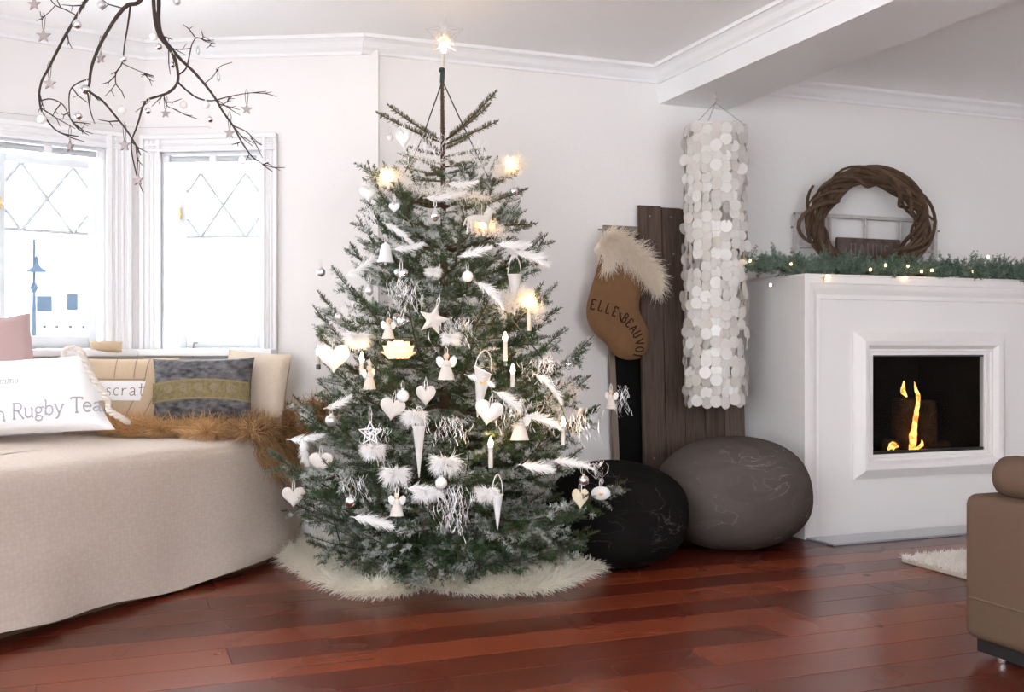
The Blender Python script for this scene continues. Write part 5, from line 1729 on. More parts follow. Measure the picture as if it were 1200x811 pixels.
def o_angel(o, s, pose=0):
    b = MB(); b.lathe([(.30 * s, -.5 * s), (.27 * s, -.42 * s), (.15 * s, -.02 * s), (.09 * s, .12 * s), (.05 * s, .2 * s)], 18, None, .7); b.build('robe', M['whitefelt'], o, autos=60)
    b = MB(); b.sphere(.10 * s, (0, 0, .29 * s), 14, 9, 1.1); b.build('head', M['rosy'], o, autos=180)
    b = MB(); b.sphere(.105 * s, (0, .012 * s, .32 * s), 14, 7, .9); b.build('hair', M['creamwood'], o, autos=180)
    for sg in (-1, 1):
        P = [(sg * .04 * s, .06 * s), (sg * .14 * s, .26 * s), (sg * .26 * s, .32 * s), (sg * .36 * s, .24 * s), (sg * .35 * s, .08 * s), (sg * .26 * s, -.06 * s), (sg * .14 * s, -.08 * s)]
        P = P if sg > 0 else P[::-1]
        b = MB(); b.inflate(P, [(sg * .18 * s, .1 * s), (sg * .24 * s, .14 * s)], .025 * s, 3, Matrix.Translation((0, .07 * s, 0))); b.build('wing', M['feather'], o, autos=80)
    for sg in (-1, 1):
        b = MB(); b.tube([(sg * .08 * s, 0, .12 * s), (sg * .13 * s, -.06 * s, .0), (sg * .03 * s, -.13 * s, -.02 * s)], [.035 * s, .035 * s, .025 * s], 6); b.build('arm', M['whitefelt'], o)
    loop(o, .03, zz=.38 * s)
def o_bell(o, s, m='porcelain'):
    b = MB(); b.lathe([(.42 * s, -.55 * s), (.40 * s, -.52 * s), (.30 * s, -.25 * s), (.26 * s, .05 * s), (.20 * s, .28 * s), (.06 * s, .36 * s), (.04 * s, .42 * s)], 20); b.build('bell', M[m], o, autos=60)
    b = MB(); b.sphere(.08 * s, (0, 0, -.60 * s), 10, 7); b.build('clapper', M['mattesilver'], o)
    loop(o, .03, zz=.42 * s)
def star_pts(R1, R2, n=5, rot=90):
    return [((R1 if i % 2 == 0 else R2) * cos(R_(rot + 180 / n * i)), (R1 if i % 2 == 0 else R2) * sin(R_(rot + 180 / n * i))) for i in range(2 * n)]
def o_plushstar(o, s):
    b = MB(); P = star_pts(s, s * .42); Q = []
    for i in range(len(P)):
        a, c = Vector(P[i]), Vector(P[(i + 1) % len(P)])
        Q += [tuple(a.lerp(c, t)) for t in (.08, .36, .64, .92)]
    b.inflate(Q, [(0, -.02 * s), (0, .02 * s)], .22 * s, 5); b.build('star', M['whitefelt'], o, autos=80)
    loop(o, .04, zz=.9 * s)
def o_openstar(o, s):
    b = MB()
    P = star_pts(s, s * .45)
    b.tube([(x, 0, z) for x, z in P], .0045, 6, closed=True); b.build('outline', M['whitemetal'], o)
    b = MB()
    for k in range(5):
        a = R_(90 + 72 * k); a2 = a + .5
        b.tube(catmull([Vector((0, 0, 0)), Vector((.25 * s * cos(a2), 0, .25 * s * sin(a2))), Vector((.45 * s * cos(a), 0, .45 * s * sin(a))), Vector((.38 * s * cos(a - .25), 0, .38 * s * sin(a - .25)))], 4), .003, 5)
    b.build('scrollwork', M['whitemetal'], o)
    loop(o, .06, 'ribbon', .0014, s * .98)
def feather_strands(L, w, rng, curve=.25, n=130):
    roots = []; dirs = []; lens = []
    for i in range(n * 2):
        t = (i // 2) / n; sd = 1 if i % 2 else -1
        x = L * t; z = curve * L * t * t
        slope = 2 * curve * t
        roots.append((x, rng.normal(0, .0015), z))
        dirs.append((1.6 + 1.2 * t, rng.normal(0, .30), sd * (1.1 - .5 * t) + slope * 1.6))
        lens.append(1.55 * w * (sin(pi * min(1, t * .80 + .16)) ** .7) * rng.uniform(.6, 1.15))
    return np.array(roots), np.array(dirs), np.array(lens)
def o_feather(o, L, w, curve=.25, seed=1):
    rng = np.random.default_rng(seed)
    r, d, l = feather_strands(L, w, rng, curve, 90)
    fur_object('vane', r, d, l, .0042, M['feather'], o, seed, 3, .0, .25)
    b = MB(); b.tube([(L * t - .012, 0, curve * L * t * t) for t in np.linspace(-.02, .95, 8)], [.0018, .0017, .0016, .0014, .0012, .001, .0008, .0005], 5); b.build('quill', M['ribbon'], o)
def o_tuft(o, r, seed=1, dome=.5, n=750):
    rng = np.random.default_rng(seed)
    az = rng.uniform(0, 2 * pi, n); rad = np.sqrt(rng.random(n)) * r * .35
    roots = np.stack([rad * np.cos(az), rad * np.sin(az) * .8, rng.uniform(-.1, .25, n) * r], 1)
    d = np.stack([np.cos(az) * 1.0, np.sin(az) * 1.0, rng.uniform(-1.0, 1.1, n)], 1)
    fur_object('down', roots, d, rng.uniform(.6, 1.0, n) * r, .0036, M['feather'], o, seed, 4, 1.0, .35)
    b = MB(); b.sphere(r * .16, (0, 0, 0), 10, 7); b.build('core', M['feather'], o)
def o_fluff(o, pts, r, n, seed, glow=False, bulb=True):
    rng = np.random.default_rng(seed)
    P = np.array([tuple(p) for p in catmull(pts, 6)])
    idx = rng.integers(0, len(P), n)
    d = rng.normal(size=(n, 3)); d[:, 2] += .25
    fur_object('fibres', P[idx] + rng.normal(0, r * .22, (n, 3)), d, rng.uniform(.5, 1.1, n) * r, .0022, M['glowfluff'], o, seed, 3, .15, .8)
    if glow:
        p = P[len(P) // 2]
        b = MB(); b.sphere(.010, tuple(p), 10, 8, 1.5); b.build('bulb', M['bulb'], o)
        b = MB(); b.tube([tuple(p - np.array([0, 0, .012])), tuple(p - np.array([0, 0, .05]))], .007, 8); b.build('candle_stick', M['candle'], o)
def o_candle(o, h=.075):
    b = MB(); b.lathe([(.0085, -h), (.009, -h * .5), (.0085, 0), (.006, .002)], 12); b.build('stick', M['candle'], o)
    b = MB(); b.lathe([(.005, 0), (.0085, .010), (.0080, .018), (.004, .030), (.0005, .038)], 12); b.build('bulb', M['bulb'], o, autos=180)
    b = MB(); b.rbox(-.008, .008, -.012, .014, -h - .02, -h, .003, 1); b.build('clip', M['green_plastic'], o)
def o_rose(o, r):
    b = MB(); b.sphere(r * .32, (0, 0, 0), 12, 8); b.build('lamp_core', M['roseglow'], o, autos=180)
    # petals overlap in rows over a flattened ball
    for row_, (lat, n_, sz) in enumerate(((-28, 12, .46), (2, 12, .46), (30, 10, .44), (58, 6, .42))):
        for i in range(n_):
            a = 2 * pi * (i + .5 * (row_ % 2)) / n_; la = R_(lat)
            cen_ = Vector((r * cos(la) * cos(a), r * cos(la) * sin(a), r * .62 * sin(la)))
            out_ = Vector((cos(la) * cos(a), cos(la) * sin(a), 1.3 * sin(la))).normalized()
            sd_ = Vector((-sin(a), cos(a), 0)); up_ = out_.cross(sd_)
            vs = []; fs = []
            for j in range(5):
                v = j / 4
                for m_ in range(5):
                    u = m_ / 2 - 1
                    wd = sz * r * sin(pi * (.22 + .62 * v)) ** .8
                    vs.append(cen_ + sd_ * u * wd * .62 + up_ * (v - .4) * sz * r * 1.5 + out_ * (r * .10 * v * v * 2 - r * .10 * u * u))
            for j in range(4):
                for m_ in range(4): fs.append((j * 5 + m_, j * 5 + m_ + 1, j * 5 + m_ + 6, j * 5 + m_ + 5))
            b = MB(); b.add(vs, fs); b.build('petal', M['glowpetal'], o, autos=180)
def o_tinsel(o, w, h, n, seed):
    w *= 1.35; h *= 1.15; n = int(n * 1.3)
    rng = np.random.default_rng(seed); b = MB()
    for i in range(n):
        x = rng.normal(0, w * .5); y_ = rng.normal(0, .015); l_ = h * rng.uniform(.4, 1.0); z = rng.uniform(-.1, .12) * h
        P = []
        a = rng.uniform(0, 6)
        k = 9
        for j in range(k):
            t = j / (k - 1)
            P.append((x + .010 * sin(a + 5 * t) * (1 + t), y_ + .010 * cos(a * 1.3 + 6 * t), z - l_ * t + (.02 * sin(pi * t) if rng.random() < .1 else 0)))
        vs = []; fs = []
        for j, p in enumerate(P):
            tw = a + j * .9
            dx, dy = .0011 * cos(tw), .0011 * sin(tw)
            vs += [(p[0] - dx, p[1] - dy, p[2]), (p[0] + dx, p[1] + dy, p[2])]
        for j in range(k - 1): fs.append((2 * j, 2 * j + 1, 2 * j + 3, 2 * j + 2))
        b.add(vs, fs)
    x_ = b.build('strips', M['tinsel'], o, smooth=False); x_['kind'] = 'stuff'
def o_oval(o, s):
    P = [(s * 1.0 * cos(t) * (1 - .12 * (sin(t) > 0) * abs(sin(t)) ** 8), s * .72 * sin(t)) for t in np.linspace(0, 2 * pi, 28, endpoint=False)]
    b = MB(); b.inflate(P, [(-.3 * s, 0), (.3 * s, 0)], .22 * s, 4); b.build('heart', M['porcelain'], o, autos=70)
    b = MB(); b.inflate([(-.22 * s, -.16 * s), (.05 * s, -.25 * s), (.24 * s, -.08 * s), (.2 * s, .1 * s), (.08 * s, .02 * s), (-.12 * s, .12 * s)], [(0, -.06 * s), (.05 * s, -.05 * s)], .05 * s, 3, Matrix.Translation((0, -.23 * s, 0))); b.build('painted_bird', M['gold'], o)
    loop(o, .03, zz=.7 * s)
def o_horse(o, s):
    V = [(-.45, .0), (-.2, .05), (.15, .03), (.33, .0), (.48, .26), (.56, .42), (.76, .30),   # 0-6 rump, back, chest, neck, head, muzzle
         (-.40, -.30), (-.46, -.62), (.28, -.28), (.34, -.60), (-.72, -.18)]
    verts = []; rads = []; ed = []
    for (x, z), r in zip(V[:7], (.17, .19, .18, .17, .11, .10, .06)): verts.append((x * s, 0, z * s)); rads.append(r * s)
    ed += [(0, 1), (1, 2), (2, 3), (3, 4), (4, 5), (5, 6)]
    def leg(base, x, k, sgn, fw):
        i = len(verts)
        verts.append((x * s, sgn * .10 * s, -.16 * s)); rads.append(.085 * s)
        verts.append(((x + fw * .4) * s, sgn * .11 * s, -.40 * s)); rads.append(.05 * s)
        verts.append(((x + fw) * s, sgn * .11 * s, -.68 * s)); rads.append(.04 * s)
        ed.extend([(base, i), (i, i + 1), (i + 1, i + 2)])
    leg(0, -.42, 0, -1, .05); leg(0, -.46, 0, 1, -.10); leg(3, .34, 0, -1, -.04); leg(3, .40, 0, 1, .10)
    i = len(verts); verts += [(-.62 * s, 0, .0), (-.74 * s, 0, -.30 * s)]; rads += [.05 * s, .03 * s]; ed += [(0, i), (i, i + 1)]
    me = bpy.data.meshes.new('body'); me.from_pydata(verts, ed, [])
    ob = bpy.data.objects.new('body', me); C.objects.link(ob)
    md = ob.modifiers.new('Skin', 'SKIN')
    for k, r in enumerate(rads): me.skin_vertices[0].data[k].radius = (r, r)
    me.skin_vertices[0].data[1].use_root = True
    md2 = ob.modifiers.new('Sub', 'SUBSURF'); md2.levels = 2; md2.render_levels = 2
    dg = bpy.context.evaluated_depsgraph_get(); dg.update()
    nm = bpy.data.meshes.new_from_object(ob.evaluated_get(dg)); bpy.data.objects.remove(ob)
    nm.materials.clear(); nm.materials.append(M['whitefelt'])
    nm.polygons.foreach_set('use_smooth', [True] * len(nm.polygons))
    bo = bpy.data.objects.new('body', nm); C.objects.link(bo); bo.parent = o
    rng = np.random.default_rng(8); n = 160
    t = rng.random(n)
    fur_object('mane', np.stack([(.30 + .22 * t) * s, rng.normal(0, .02 * s, n), (.12 + .36 * t) * s], 1), np.stack([rng.normal(-.8, .2, n), rng.normal(0, .4, n), rng.normal(.1, .4, n)], 1), .22 * s, .004, M['feather'], o, 8, 3, .8, .3)
    for sg in (-1, 1):
        b = MB(); b.tube([(.53 * s, sg * .05 * s, .48 * s), (.52 * s, sg * .07 * s, .60 * s)], [.03 * s, .005 * s], 5); b.build('ear', M['whitefelt'], o)
    b = MB(); b.tube([(.1 * s, 0, .15 * s), (.1 * s, 0, .7 * s)], .0014, 4); b.build('hanger', M['ribbon'], o)

GT = 'ornaments hanging on the Christmas tree'
def orn(name, label, cat, px, py, fn, depth=1.0, rz=0.0, roll=0.0, tilt=0.0, **kw):
    o = thing(name, label, cat, (0, 0, 0), 0, GT)
    fn(o, **kw)
    place(o, tree_pt(px, py, depth), -TH + rz, tilt, roll)
    return o
B, Hh, CN, AN, FE_, TF, TI, CA = 'bauble', 'heart ornament', 'paper cone', 'angel ornament', 'feather', 'feather tuft', 'tinsel', 'electric candle'
# hearts
orn('heart_ornament', 'white felt heart hanging lowest at the far left of the tree', Hh, 344, 581, o_heart, 1.05, s=.092)
orn('heart_ornament', 'white felt heart with ribbon just right of the lowest left heart', Hh, 376, 541, o_heart, 1.05, s=.090)
orn('heart_ornament', 'tilted white felt heart left of the feather tuft and pearl bauble', Hh, 460, 478, o_heart, 1.08, roll=.15, s=.094)
orn('heart_ornament', 'slim white felt heart just right of the pearl bauble', Hh, 499, 462, o_heart, 1.08, slim=.85, s=.086)
orn('heart_ornament', 'large white feathered heart lit from behind at the left branch', Hh, 391, 418, o_heart, 1.06, m='feather', s=.125, th=.22)
orn('heart_ornament', 'long white heart near the top left of the crown', Hh, 473, 161, o_heart, 1.0, m='porcelain', slim=.72, s=.092)
orn('heart_ornament', 'small white heart below the glowing fluff on the upper left', Hh, 462, 243, o_heart, 1.0, m='porcelain', s=.045)
orn('heart_ornament', 'white heart with a gold motif at the upper left branch tip', Hh, 432, 226, o_heart, 1.0, m='porcelain', s=.082)
orn('heart_ornament', 'cream wooden heart under a mirror bauble at the lower right', Hh, 680, 583, o_heart, 1.06, m='creamwood', slim=.72, s=.088, th=.05, flatt=.003)
orn('heart_ornament', 'fluffy white heart below the picture cone', Hh, 573, 482, o_heart, 1.06, m='feather', s=.105, th=.3, roll=.2)
orn('heart_ornament', 'silver glass heart hanging in tinsel at the upper left', Hh, 470, 321, o_heart, 1.04, m='silver', s=.055, th=.25)
orn('heart_ornament', 'clear glass heart hanging below the silver glass heart', Hh, 469, 376, o_heart, 1.04, m='clear', s=.065, th=.25, roll=.3)
orn('heart_ornament', 'oval white porcelain heart painted with a small orange bird', Hh, 704, 578, o_oval, 1.06, s=.038)
# baubles
orn('bauble', 'matte silver bauble at the tip of the upper left branch', B, 376, 319, o_bauble, 1.0, r=.0195, m='mattesilver')
orn('bauble', 'small matte silver bauble above the left feather tuft', B, 397, 371, o_bauble, 1.02, r=.0175, m='mattesilver')
orn('bauble', 'matte silver bauble under a white feather beside the fur throw', B, 388, 493, o_bauble, 1.05, r=.0225, m='mattesilver')
orn('bauble', 'pearl bauble between two felt hearts', B, 472, 464, o_bauble, 1.12, r=.0235, m='pearl')
orn('bauble', 'mirror silver bauble low on the left below the openwork star', B, 411, 588, o_bauble, 1.06, r=.0215)
orn('bauble', 'pearl bauble in the middle of the upper tree', B, 548, 324, o_bauble, 1.06, r=.022, m='pearl')
orn('bauble', 'mirror silver bauble above the cream wooden heart', B, 684, 563, o_bauble, 1.08, r=.0205)
orn('bauble', 'shiny glass bauble at the right side above a dark cord', B, 645, 424, o_bauble, 1.02, r=.0195)
orn('bauble', 'clear glass drop bauble at the right edge beside the other glass bauble', B, 667, 427, o_bauble, 1.02, r=.018, m='clear', drop=1.35)
orn('bauble', 'pearl bauble half buried in the feather tuft low in the middle', B, 517, 566, o_bauble, 1.1, r=.022, m='pearl')
orn('bauble', 'shiny glass bauble at the upper right branch below the glowing fluff', B, 602, 224, o_bauble, 1.0, r=.017)
orn('bauble', 'pale pink bauble hanging at the top left crown branch', B, 457, 161, o_bauble, 1.0, r=.0145, m='pearl')
orn('glass_drop', 'silver teardrop near the top centre above the white feathers', 'glass drop', 510, 252, o_drop, 1.04, r=.017)
orn('glass_drop', 'silver teardrop at the left below the curved feather', 'glass drop', 433, 340, o_drop, 1.0, r=.0155, m='mattesilver')
orn('glass_drop', 'clear teardrop below the silver glass heart', 'glass drop', 467, 346, o_drop, 1.05, r=.014, m='clear')
orn('glass_drop', 'small dark bead drop at the right crown branch', 'glass drop', 567, 176, o_drop, 1.0, r=.006, m='chain')
# cones
orn('paper_cone', 'long narrow white paper cone in the lower middle', CN, 491, 500, o_cone, 1.1, L=.185, r=.023)
orn('paper_cone', 'white paper cone with a brown picture scrap', CN, 566, 434, o_cone, 1.08, L=.175, r=.033, pic=True, slanted=1, roll=.12)
orn('paper_cone', 'white paper cone with a bow at the upper right', CN, 603, 322, o_cone, 1.04, L=.16, r=.027)
orn('paper_cone', 'small slim white cone at the lower right front', CN, 583, 580, o_cone, 1.1, L=.125, r=.020, m='porcelain')
orn('feather', 'single white feather hanging straight down at the far left above the felt hearts', FE_, 355, 515, o_feather, 1.06, roll=1.5, L=.10, w=.03, curve=.1, seed=40)
# angels, bells, stars
orn('angel_ornament', 'white angel with spread wings in the centre of the tree', AN, 523, 428, o_angel, 1.08, s=.108)
orn('angel_ornament', 'white angel half turned on the left below the glowing rose', AN, 433, 441, o_angel, 1.05, rz=.9, s=.098)
orn('angel_ornament', 'small white angel low on the left above the long feather', AN, 465, 590, o_angel, 1.08, s=.090)
orn('angel_ornament', 'white angel among tinsel right of the fluffy heart', AN, 609, 497, o_angel, 1.06, s=.118)
orn('angel_ornament', 'white angel hanging at the tip of the right branch before the blackboard', AN, 716, 467, o_angel, 1.0, rz=-.5, s=.088)
orn('angel_ornament', 'white angel behind the glowing rose', AN, 455, 384, o_angel, 1.0, s=.085)
orn('bell_ornament', 'white porcelain bell on the upper left branch', 'bell', 452, 294, o_bell, 1.04, s=.085)
orn('star_ornament', 'white plush star in the middle left of the tree', 'star ornament', 508, 375, o_plushstar, 1.08, roll=.25, s=.062)
orn('star_ornament', 'white openwork metal star on the left above the feather skirt', 'star ornament', 434, 508, o_openstar, 1.08, s=.044)
orn('horse_ornament', 'white toy horse glowing in the upper middle of the tree', 'horse ornament', 562, 257, o_horse, 1.06, rz=.3, s=.088)
# feather tufts
for lab, px, py, r, sd in (('feather tuft under the pearl bauble between two hearts', 486, 488, .056, 1), ('feather skirt left of the long paper cone', 463, 556, .062, 2), ('feather tuft on the left below the upper bauble', 418, 396, .060, 3),
                           ('wide feather tuft right of the long paper cone', 522, 543, .066, 4), ('feather tuft above the small slim cone', 571, 578, .050, 5), ('small feather tuft in the dark upper middle', 508, 318, .036, 6),
                           ('feather tuft right of the plush star', 529, 396, .042, 7), ('grey-white feather tuft under the openwork star', 437, 528, .052, 8), ('feather tuft low in the middle above the sheepskin', 498, 578, .048, 9)):
    orn('feather_tuft', 'white ' + lab, TF, px, py, o_tuft, 1.06, r=r, seed=sd)
# single feathers
for lab, px, py, L, w, cv, roll, sd in (
    ('lying on the lowest left branch by the fur throw', 340, 515, .13, .030, .15, 0, 1), ('long and low on the left by the small angel', 415, 606, .14, .040, -.15, .12, 2),
    ('pointing left above the matte bauble by the fur', 383, 478, .10, .026, .25, -.25, 3), ('curved like a crescent on the upper left branch', 405, 322, .15, .030, .45, -.25, 4),
    ('long and curved across the upper left', 452, 262, .15, .028, -.25, .45, 5), ('arched above the silver glass heart', 462, 292, .11, .026, .2, 0, 6),
    ('glowing beside the upper right candle', 585, 286, .12, .032, .1, .1, 7), ('wide and arched at the right edge', 605, 296, .12, .045, -.35, .05, 8),
    ('arched like a bird right of the tinselled angel', 618, 488, .12, .034, -.4, 0, 9), ('arched at the lower right above the mirror bauble', 650, 540, .14, .030, -.2, .02, 10),
    ('lying below the lit candle at the lower right', 612, 545, .11, .036, -.1, .1, 11), ('sloping at the right beside the dark cord', 630, 440, .13, .030, -.4, .5, 12),
    ('hanging behind the picture cone', 582, 460, .10, .034, -.3, .4, 13), ('beside the pearl bauble in the upper middle', 560, 332, .12, .036, -.5, .35, 14),
    ('under the toy horse', 540, 300, .12, .030, .1, -.2, 15), ('low in the middle under the wide tuft', 478, 572, .12, .036, -.1, .1, 16),
    ('across the top beneath the crown', 500, 232, .15, .030, .15, .0, 17), ('in the centre right of the angel', 548, 440, .10, .026, -.1, .3, 18), ('left of the teardrop near the top', 525, 215, .11, .03, .3, .2, 19)):
    orn('feather', 'single white feather ' + lab, FE_, px, py, o_feather, 1.08, roll=roll, L=L, w=w, curve=cv, seed=sd)
# glowing fluff
def fl(lab, pts, r, n, seed, glow=True):
    P = [tree_pt(px, py, 1.0) for px, py in pts]
    o = thing('angel_hair', lab, 'angel hair', P[0], 0, GT)
    off = Vector(P[0])
    fn_pts = [p - off for p in P]
    o.location = (0, 0, 0)
    o_fluff(o, fn_pts, r, n, seed, glow)
    o.location = off
fl('glowing white angel hair on the upper right branch', [(582, 200), (596, 194), (612, 192)], .055, 900, 1)
fl('glowing white angel hair at the upper left of the tree', [(438, 214), (455, 208), (478, 214)], .055, 1000, 2)
fl('white angel hair along the top beneath the crown', [(490, 222), (530, 226), (570, 232)], .045, 900, 3, False)
fl('thin white angel hair over the open crown branches', [(478, 178), (510, 190), (548, 182), (566, 200)], .04, 420, 7, False)
fl('white angel hair glowing around the toy horse', [(555, 268), (567, 262), (590, 275)], .05, 700, 4)
fl('white angel hair behind the bow cone at the right', [(590, 360), (610, 345), (632, 372)], .06, 900, 5, False)
fl('white angel hair low on the right around the feathers', [(640, 470), (662, 450), (676, 462)], .045, 400, 6, False)
# candles
for lab, px, py, h in (('lit in front at the lower middle right', 575, 524, .075), ('lit right of the picture cone', 592, 400, .075), ('lit low at the right side', 660, 500, .07),
                       ('lit behind the bow cone at the right', 620, 358, .10), ('lit at the right of the angel cluster', 601, 438, .05), ('lit behind the feathered heart at the left', 373, 416, .04), ('lit deep on the left behind the half turned angel', 424, 424, .05)):
    orn('electric_candle', 'small white electric candle ' + lab, CA, px, py, o_candle, .98 if 'behind' in lab else 1.06, h=h)
orn('rose_lamp', 'glowing white rose lamp on the left middle of the tree', 'rose lamp', 467, 412, o_rose, 1.06, r=.052)
# tinsel
for lab, px, py, w, h, n, sd in (('around the silver glass heart', 470, 330, .05, .12, 34, 1), ('low in the middle right of the pearl bauble', 530, 575, .045, .15, 40, 2), ('around the angel right of the fluffy heart', 605, 470, .05, .12, 34, 3),
    ('in the centre right of the long cone top', 530, 490, .05, .09, 26, 4), ('at the right around the glass baubles', 640, 420, .06, .09, 34, 5), ('hanging from the right branch tip', 730, 455, .022, .11, 12, 6),
    ('at the right edge below the right angel', 675, 480, .06, .14, 30, 7), ('at the top left crown', 500, 160, .05, .12, 26, 8), ('beside the plush star', 535, 375, .05, .10, 28, 9),
    ('left of the long paper cone', 445, 500, .03, .13, 14, 10), ('at the upper left beside the matte bauble', 410, 350, .05, .07, 16, 11), ('at the upper left branch tip', 432, 245, .03, .09, 14, 12),
    ('above the oval porcelain heart', 697, 540, .03, .08, 14, 13), ('along the right crown branches', 556, 165, .05, .10, 22, 14), ('left of the small angel low down', 420, 560, .04, .10, 12, 15)):
    orn('tinsel', 'silver tinsel strips ' + lab, TI, px, py, o_tinsel, 1.05, w=w, h=h, n=n, seed=sd)

# light cord running down both sides from the top clip
LCD = thing('light_cord', 'dark cord of the tree candles running down from the top clip', 'cord', tr_axis(ztop), 0)
for pts in ([(518, 96), (506, 130), (492, 168), (474, 203)], [(519, 96), (537, 135), (556, 175), (572, 208)], [(574, 332), (580, 352), (598, 372), (620, 400), (640, 428), (656, 470), (668, 512)], [(385, 590), (392, 612), (398, 634)], [(400, 602), (412, 622), (424, 633)]):
    P = [at(px, py, TZ - .05) if py < 215 else tree_pt(px, py, 1.02) for px, py in pts]
    b = MB(); b.tube(catmull(P, 5), .0028, 5); b.build('cable', M['cord'], LCD)
# star topper
sp0 = at(520, 70, TZ)
SP = thing('tree_topper', 'wire star tree topper with a glowing bulb just below the ceiling', 'tree topper', sp0)
b = MB(); b.tube([at(518, 97, TZ), at(519, 80, TZ)], .010, 10); b.build('socket', M['green_plastic'], SP)
b = MB(); b.rbox(sp0.x - .02, sp0.x + .0, sp0.y - .012, sp0.y + .012, sp0.z - .055, sp0.z - .035, .004, 1); b.build('clip', M['green_plastic'], SP)
b = MB(); b.tube([at(519, 80, TZ), at(520, 62, TZ)], .008, 10); b.build('candle_stick', M['candle'], SP)
b = MB(); b.lathe([(.006, 0), (.010, .012), (.009, .024), (.001, .045)], 12, Matrix.Translation(at(520, 62, TZ))); b.build('bulb', M['bulb'], SP, autos=180)
sc0 = at(521, 41, TZ)
rng = np.random.default_rng(66)
for layer, y_ in ((0, -.022), (1, .022)):
    P = [sc0 + RT * x + UP * z + FW * y_ * (.2 if i % 2 == 0 else 1) for i, (x, z) in enumerate(star_pts(.085, .036))]
    b = MB(); b.tube(P, .0018, 5, closed=True); b.build('star_outline', M['wire'], SP)
b = MB()
for i in range(60):
    a = rng.uniform(0, 6.28); r1 = rng.uniform(.01, .045); a2 = a + rng.uniform(1, 2.5); r2 = rng.uniform(.01, .045)
    p = sc0 + RT * (r1 * cos(a)) + UP * (r1 * sin(a)) + FW * rng.uniform(-.02, .02); q = sc0 + RT * (r2 * cos(a2)) + UP * (r2 * sin(a2)) + FW * rng.uniform(-.02, .02)
    b.tube([p, (p + q) / 2 + FW * rng.uniform(-.01, .01), q], .0008, 3)
x_ = b.build('wire_mesh', M['wire'], SP, smooth=False); x_['kind'] = 'stuff'

# ---------------------------------------------------------------- hanging branch with stars and baubles
hb_top = at(172, -80, 3.0)
HB = thing('hanging_branch', 'bare dark branch hung from the ceiling at the upper left', 'branch', (hb_top.x, hb_top.y, ZC))
def limb(pts, r0, r1, twigs=0, seed=1):
    P = catmull([at(px, py, Z) for px, py, Z in pts], 5)
    n = len(P)
    r0 *= .8
    b = MB(); b.tube(P, [r0 + (r1 - r0) * (i / (n - 1)) ** .8 for i in range(n)], 7, jitter=.08)
    o = b.build('limb', M['twigbark'], HB)
    rg = random.Random(seed)
    for k in range(twigs):
        i = rg.randrange(n // 4, n - 1)
        d = (P[min(i + 1, n - 1)] - P[i - 1]).normalized()
        s = (RT * rg.uniform(-1, 1) + FW * rg.uniform(-.8, .8) + UP * rg.uniform(-.6, .4)).normalized()
        l_ = rg.uniform(.03, .075)
        q1 = P[i] + (d * .5 + s) * l_ * .5; q2 = q1 + (d * .2 + s + Vector((rg.uniform(-.4, .4), 0, rg.uniform(-.4, .4)))) * l_ * .5
        b = MB(); b.tube([P[i], q1, q2], [r1 * .9 + .0006, .0016, .0009], 4)
        q3 = q1 + (s.cross(Vector((0, 0, 1))) * .5 + d) * l_ * .35
        b.tube([q1, q3], [.0013, .0008], 4)
        b.build('twig', M['twigbark'], o)
    return o
Z0 = 3.0
limb([(172, -215, 3.0), (172, -140, 3.0), (172, -80, 3.0)], .004, .010)
limb([(172, -80, 3.0), (150, -55, 2.95), (122, -25, 2.9), (100, 2, 2.85), (88, 22, 2.83), (72, 50, 2.82), (57, 80, 2.8), (49, 95, 2.8), (46, 112, 2.8), (49, 130, 2.82), (60, 147, 2.84), (72, 156, 2.86), (92, 160, 2.9)], .0075, .0016, 7, 1)
limb([(47, 118, 2.8), (60, 116, 2.84), (74, 123, 2.9), (82, 138, 2.95), (92, 150, 3.0)], .0024, .0012, 3, 2)
limb([(90, 18, 2.83), (76, 11, 2.88), (65, 6, 2.9), (58, -2, 2.9)], .0022, .0014, 1, 3)
limb([(65, 6, 2.9), (58, 14, 2.92), (49, 20, 2.95), (47, 13, 2.95)], .0016, .001, 1, 4)
limb([(172, -80, 3.0), (182, -40, 2.96), (165, 0, 2.94), (150, 6, 2.92), (138, 18, 2.9), (125, 38, 2.88), (113, 62, 2.86), (107, 80, 2.85), (105, 96, 2.85), (105, 107, 2.85), (120, 118, 2.84), (137, 138, 2.82), (150, 155, 2.8), (158, 168, 2.8), (165, 182, 2.8)], .009, .0018, 5, 5)
limb([(105, 92, 2.85), (90, 98, 2.92), (82, 107, 2.97), (81, 125, 3.0), (83, 140, 3.02), (92, 152, 3.05)], .003, .0012, 4, 6)
limb([(103, 110, 2.85), (106, 130, 2.8), (111, 145, 2.78)], .0028, .0012, 0, 7)
limb([(153, 5, 2.92), (150, 28, 3.0), (146, 52, 3.05), (143, 74, 3.08), (136, 86, 3.1), (136, 98, 3.1), (142, 106, 3.1), (146, 115, 3.12)], .0036, .0012, 3, 8)
limb([(143, 74, 3.08), (153, 79, 3.1), (165, 84, 3.12), (180, 89, 3.15)], .002, .001, 4, 9)
limb([(172, -80, 3.0), (178, -40, 3.02), (180, 0, 3.04), (182, 25, 3.04), (187, 42, 3.04), (196, 54, 3.04), (204, 66, 3.02), (208, 82, 3.0), (208, 96, 3.0), (200, 107, 2.98), (185, 113, 2.95), (173, 117, 2.93), (167, 126, 2.9), (163, 140, 2.88), (159, 152, 2.86), (154, 166, 2.85), (155, 182, 2.85), (161, 208, 2.84), (168, 226, 2.84)], .0085, .0014, 6, 10)
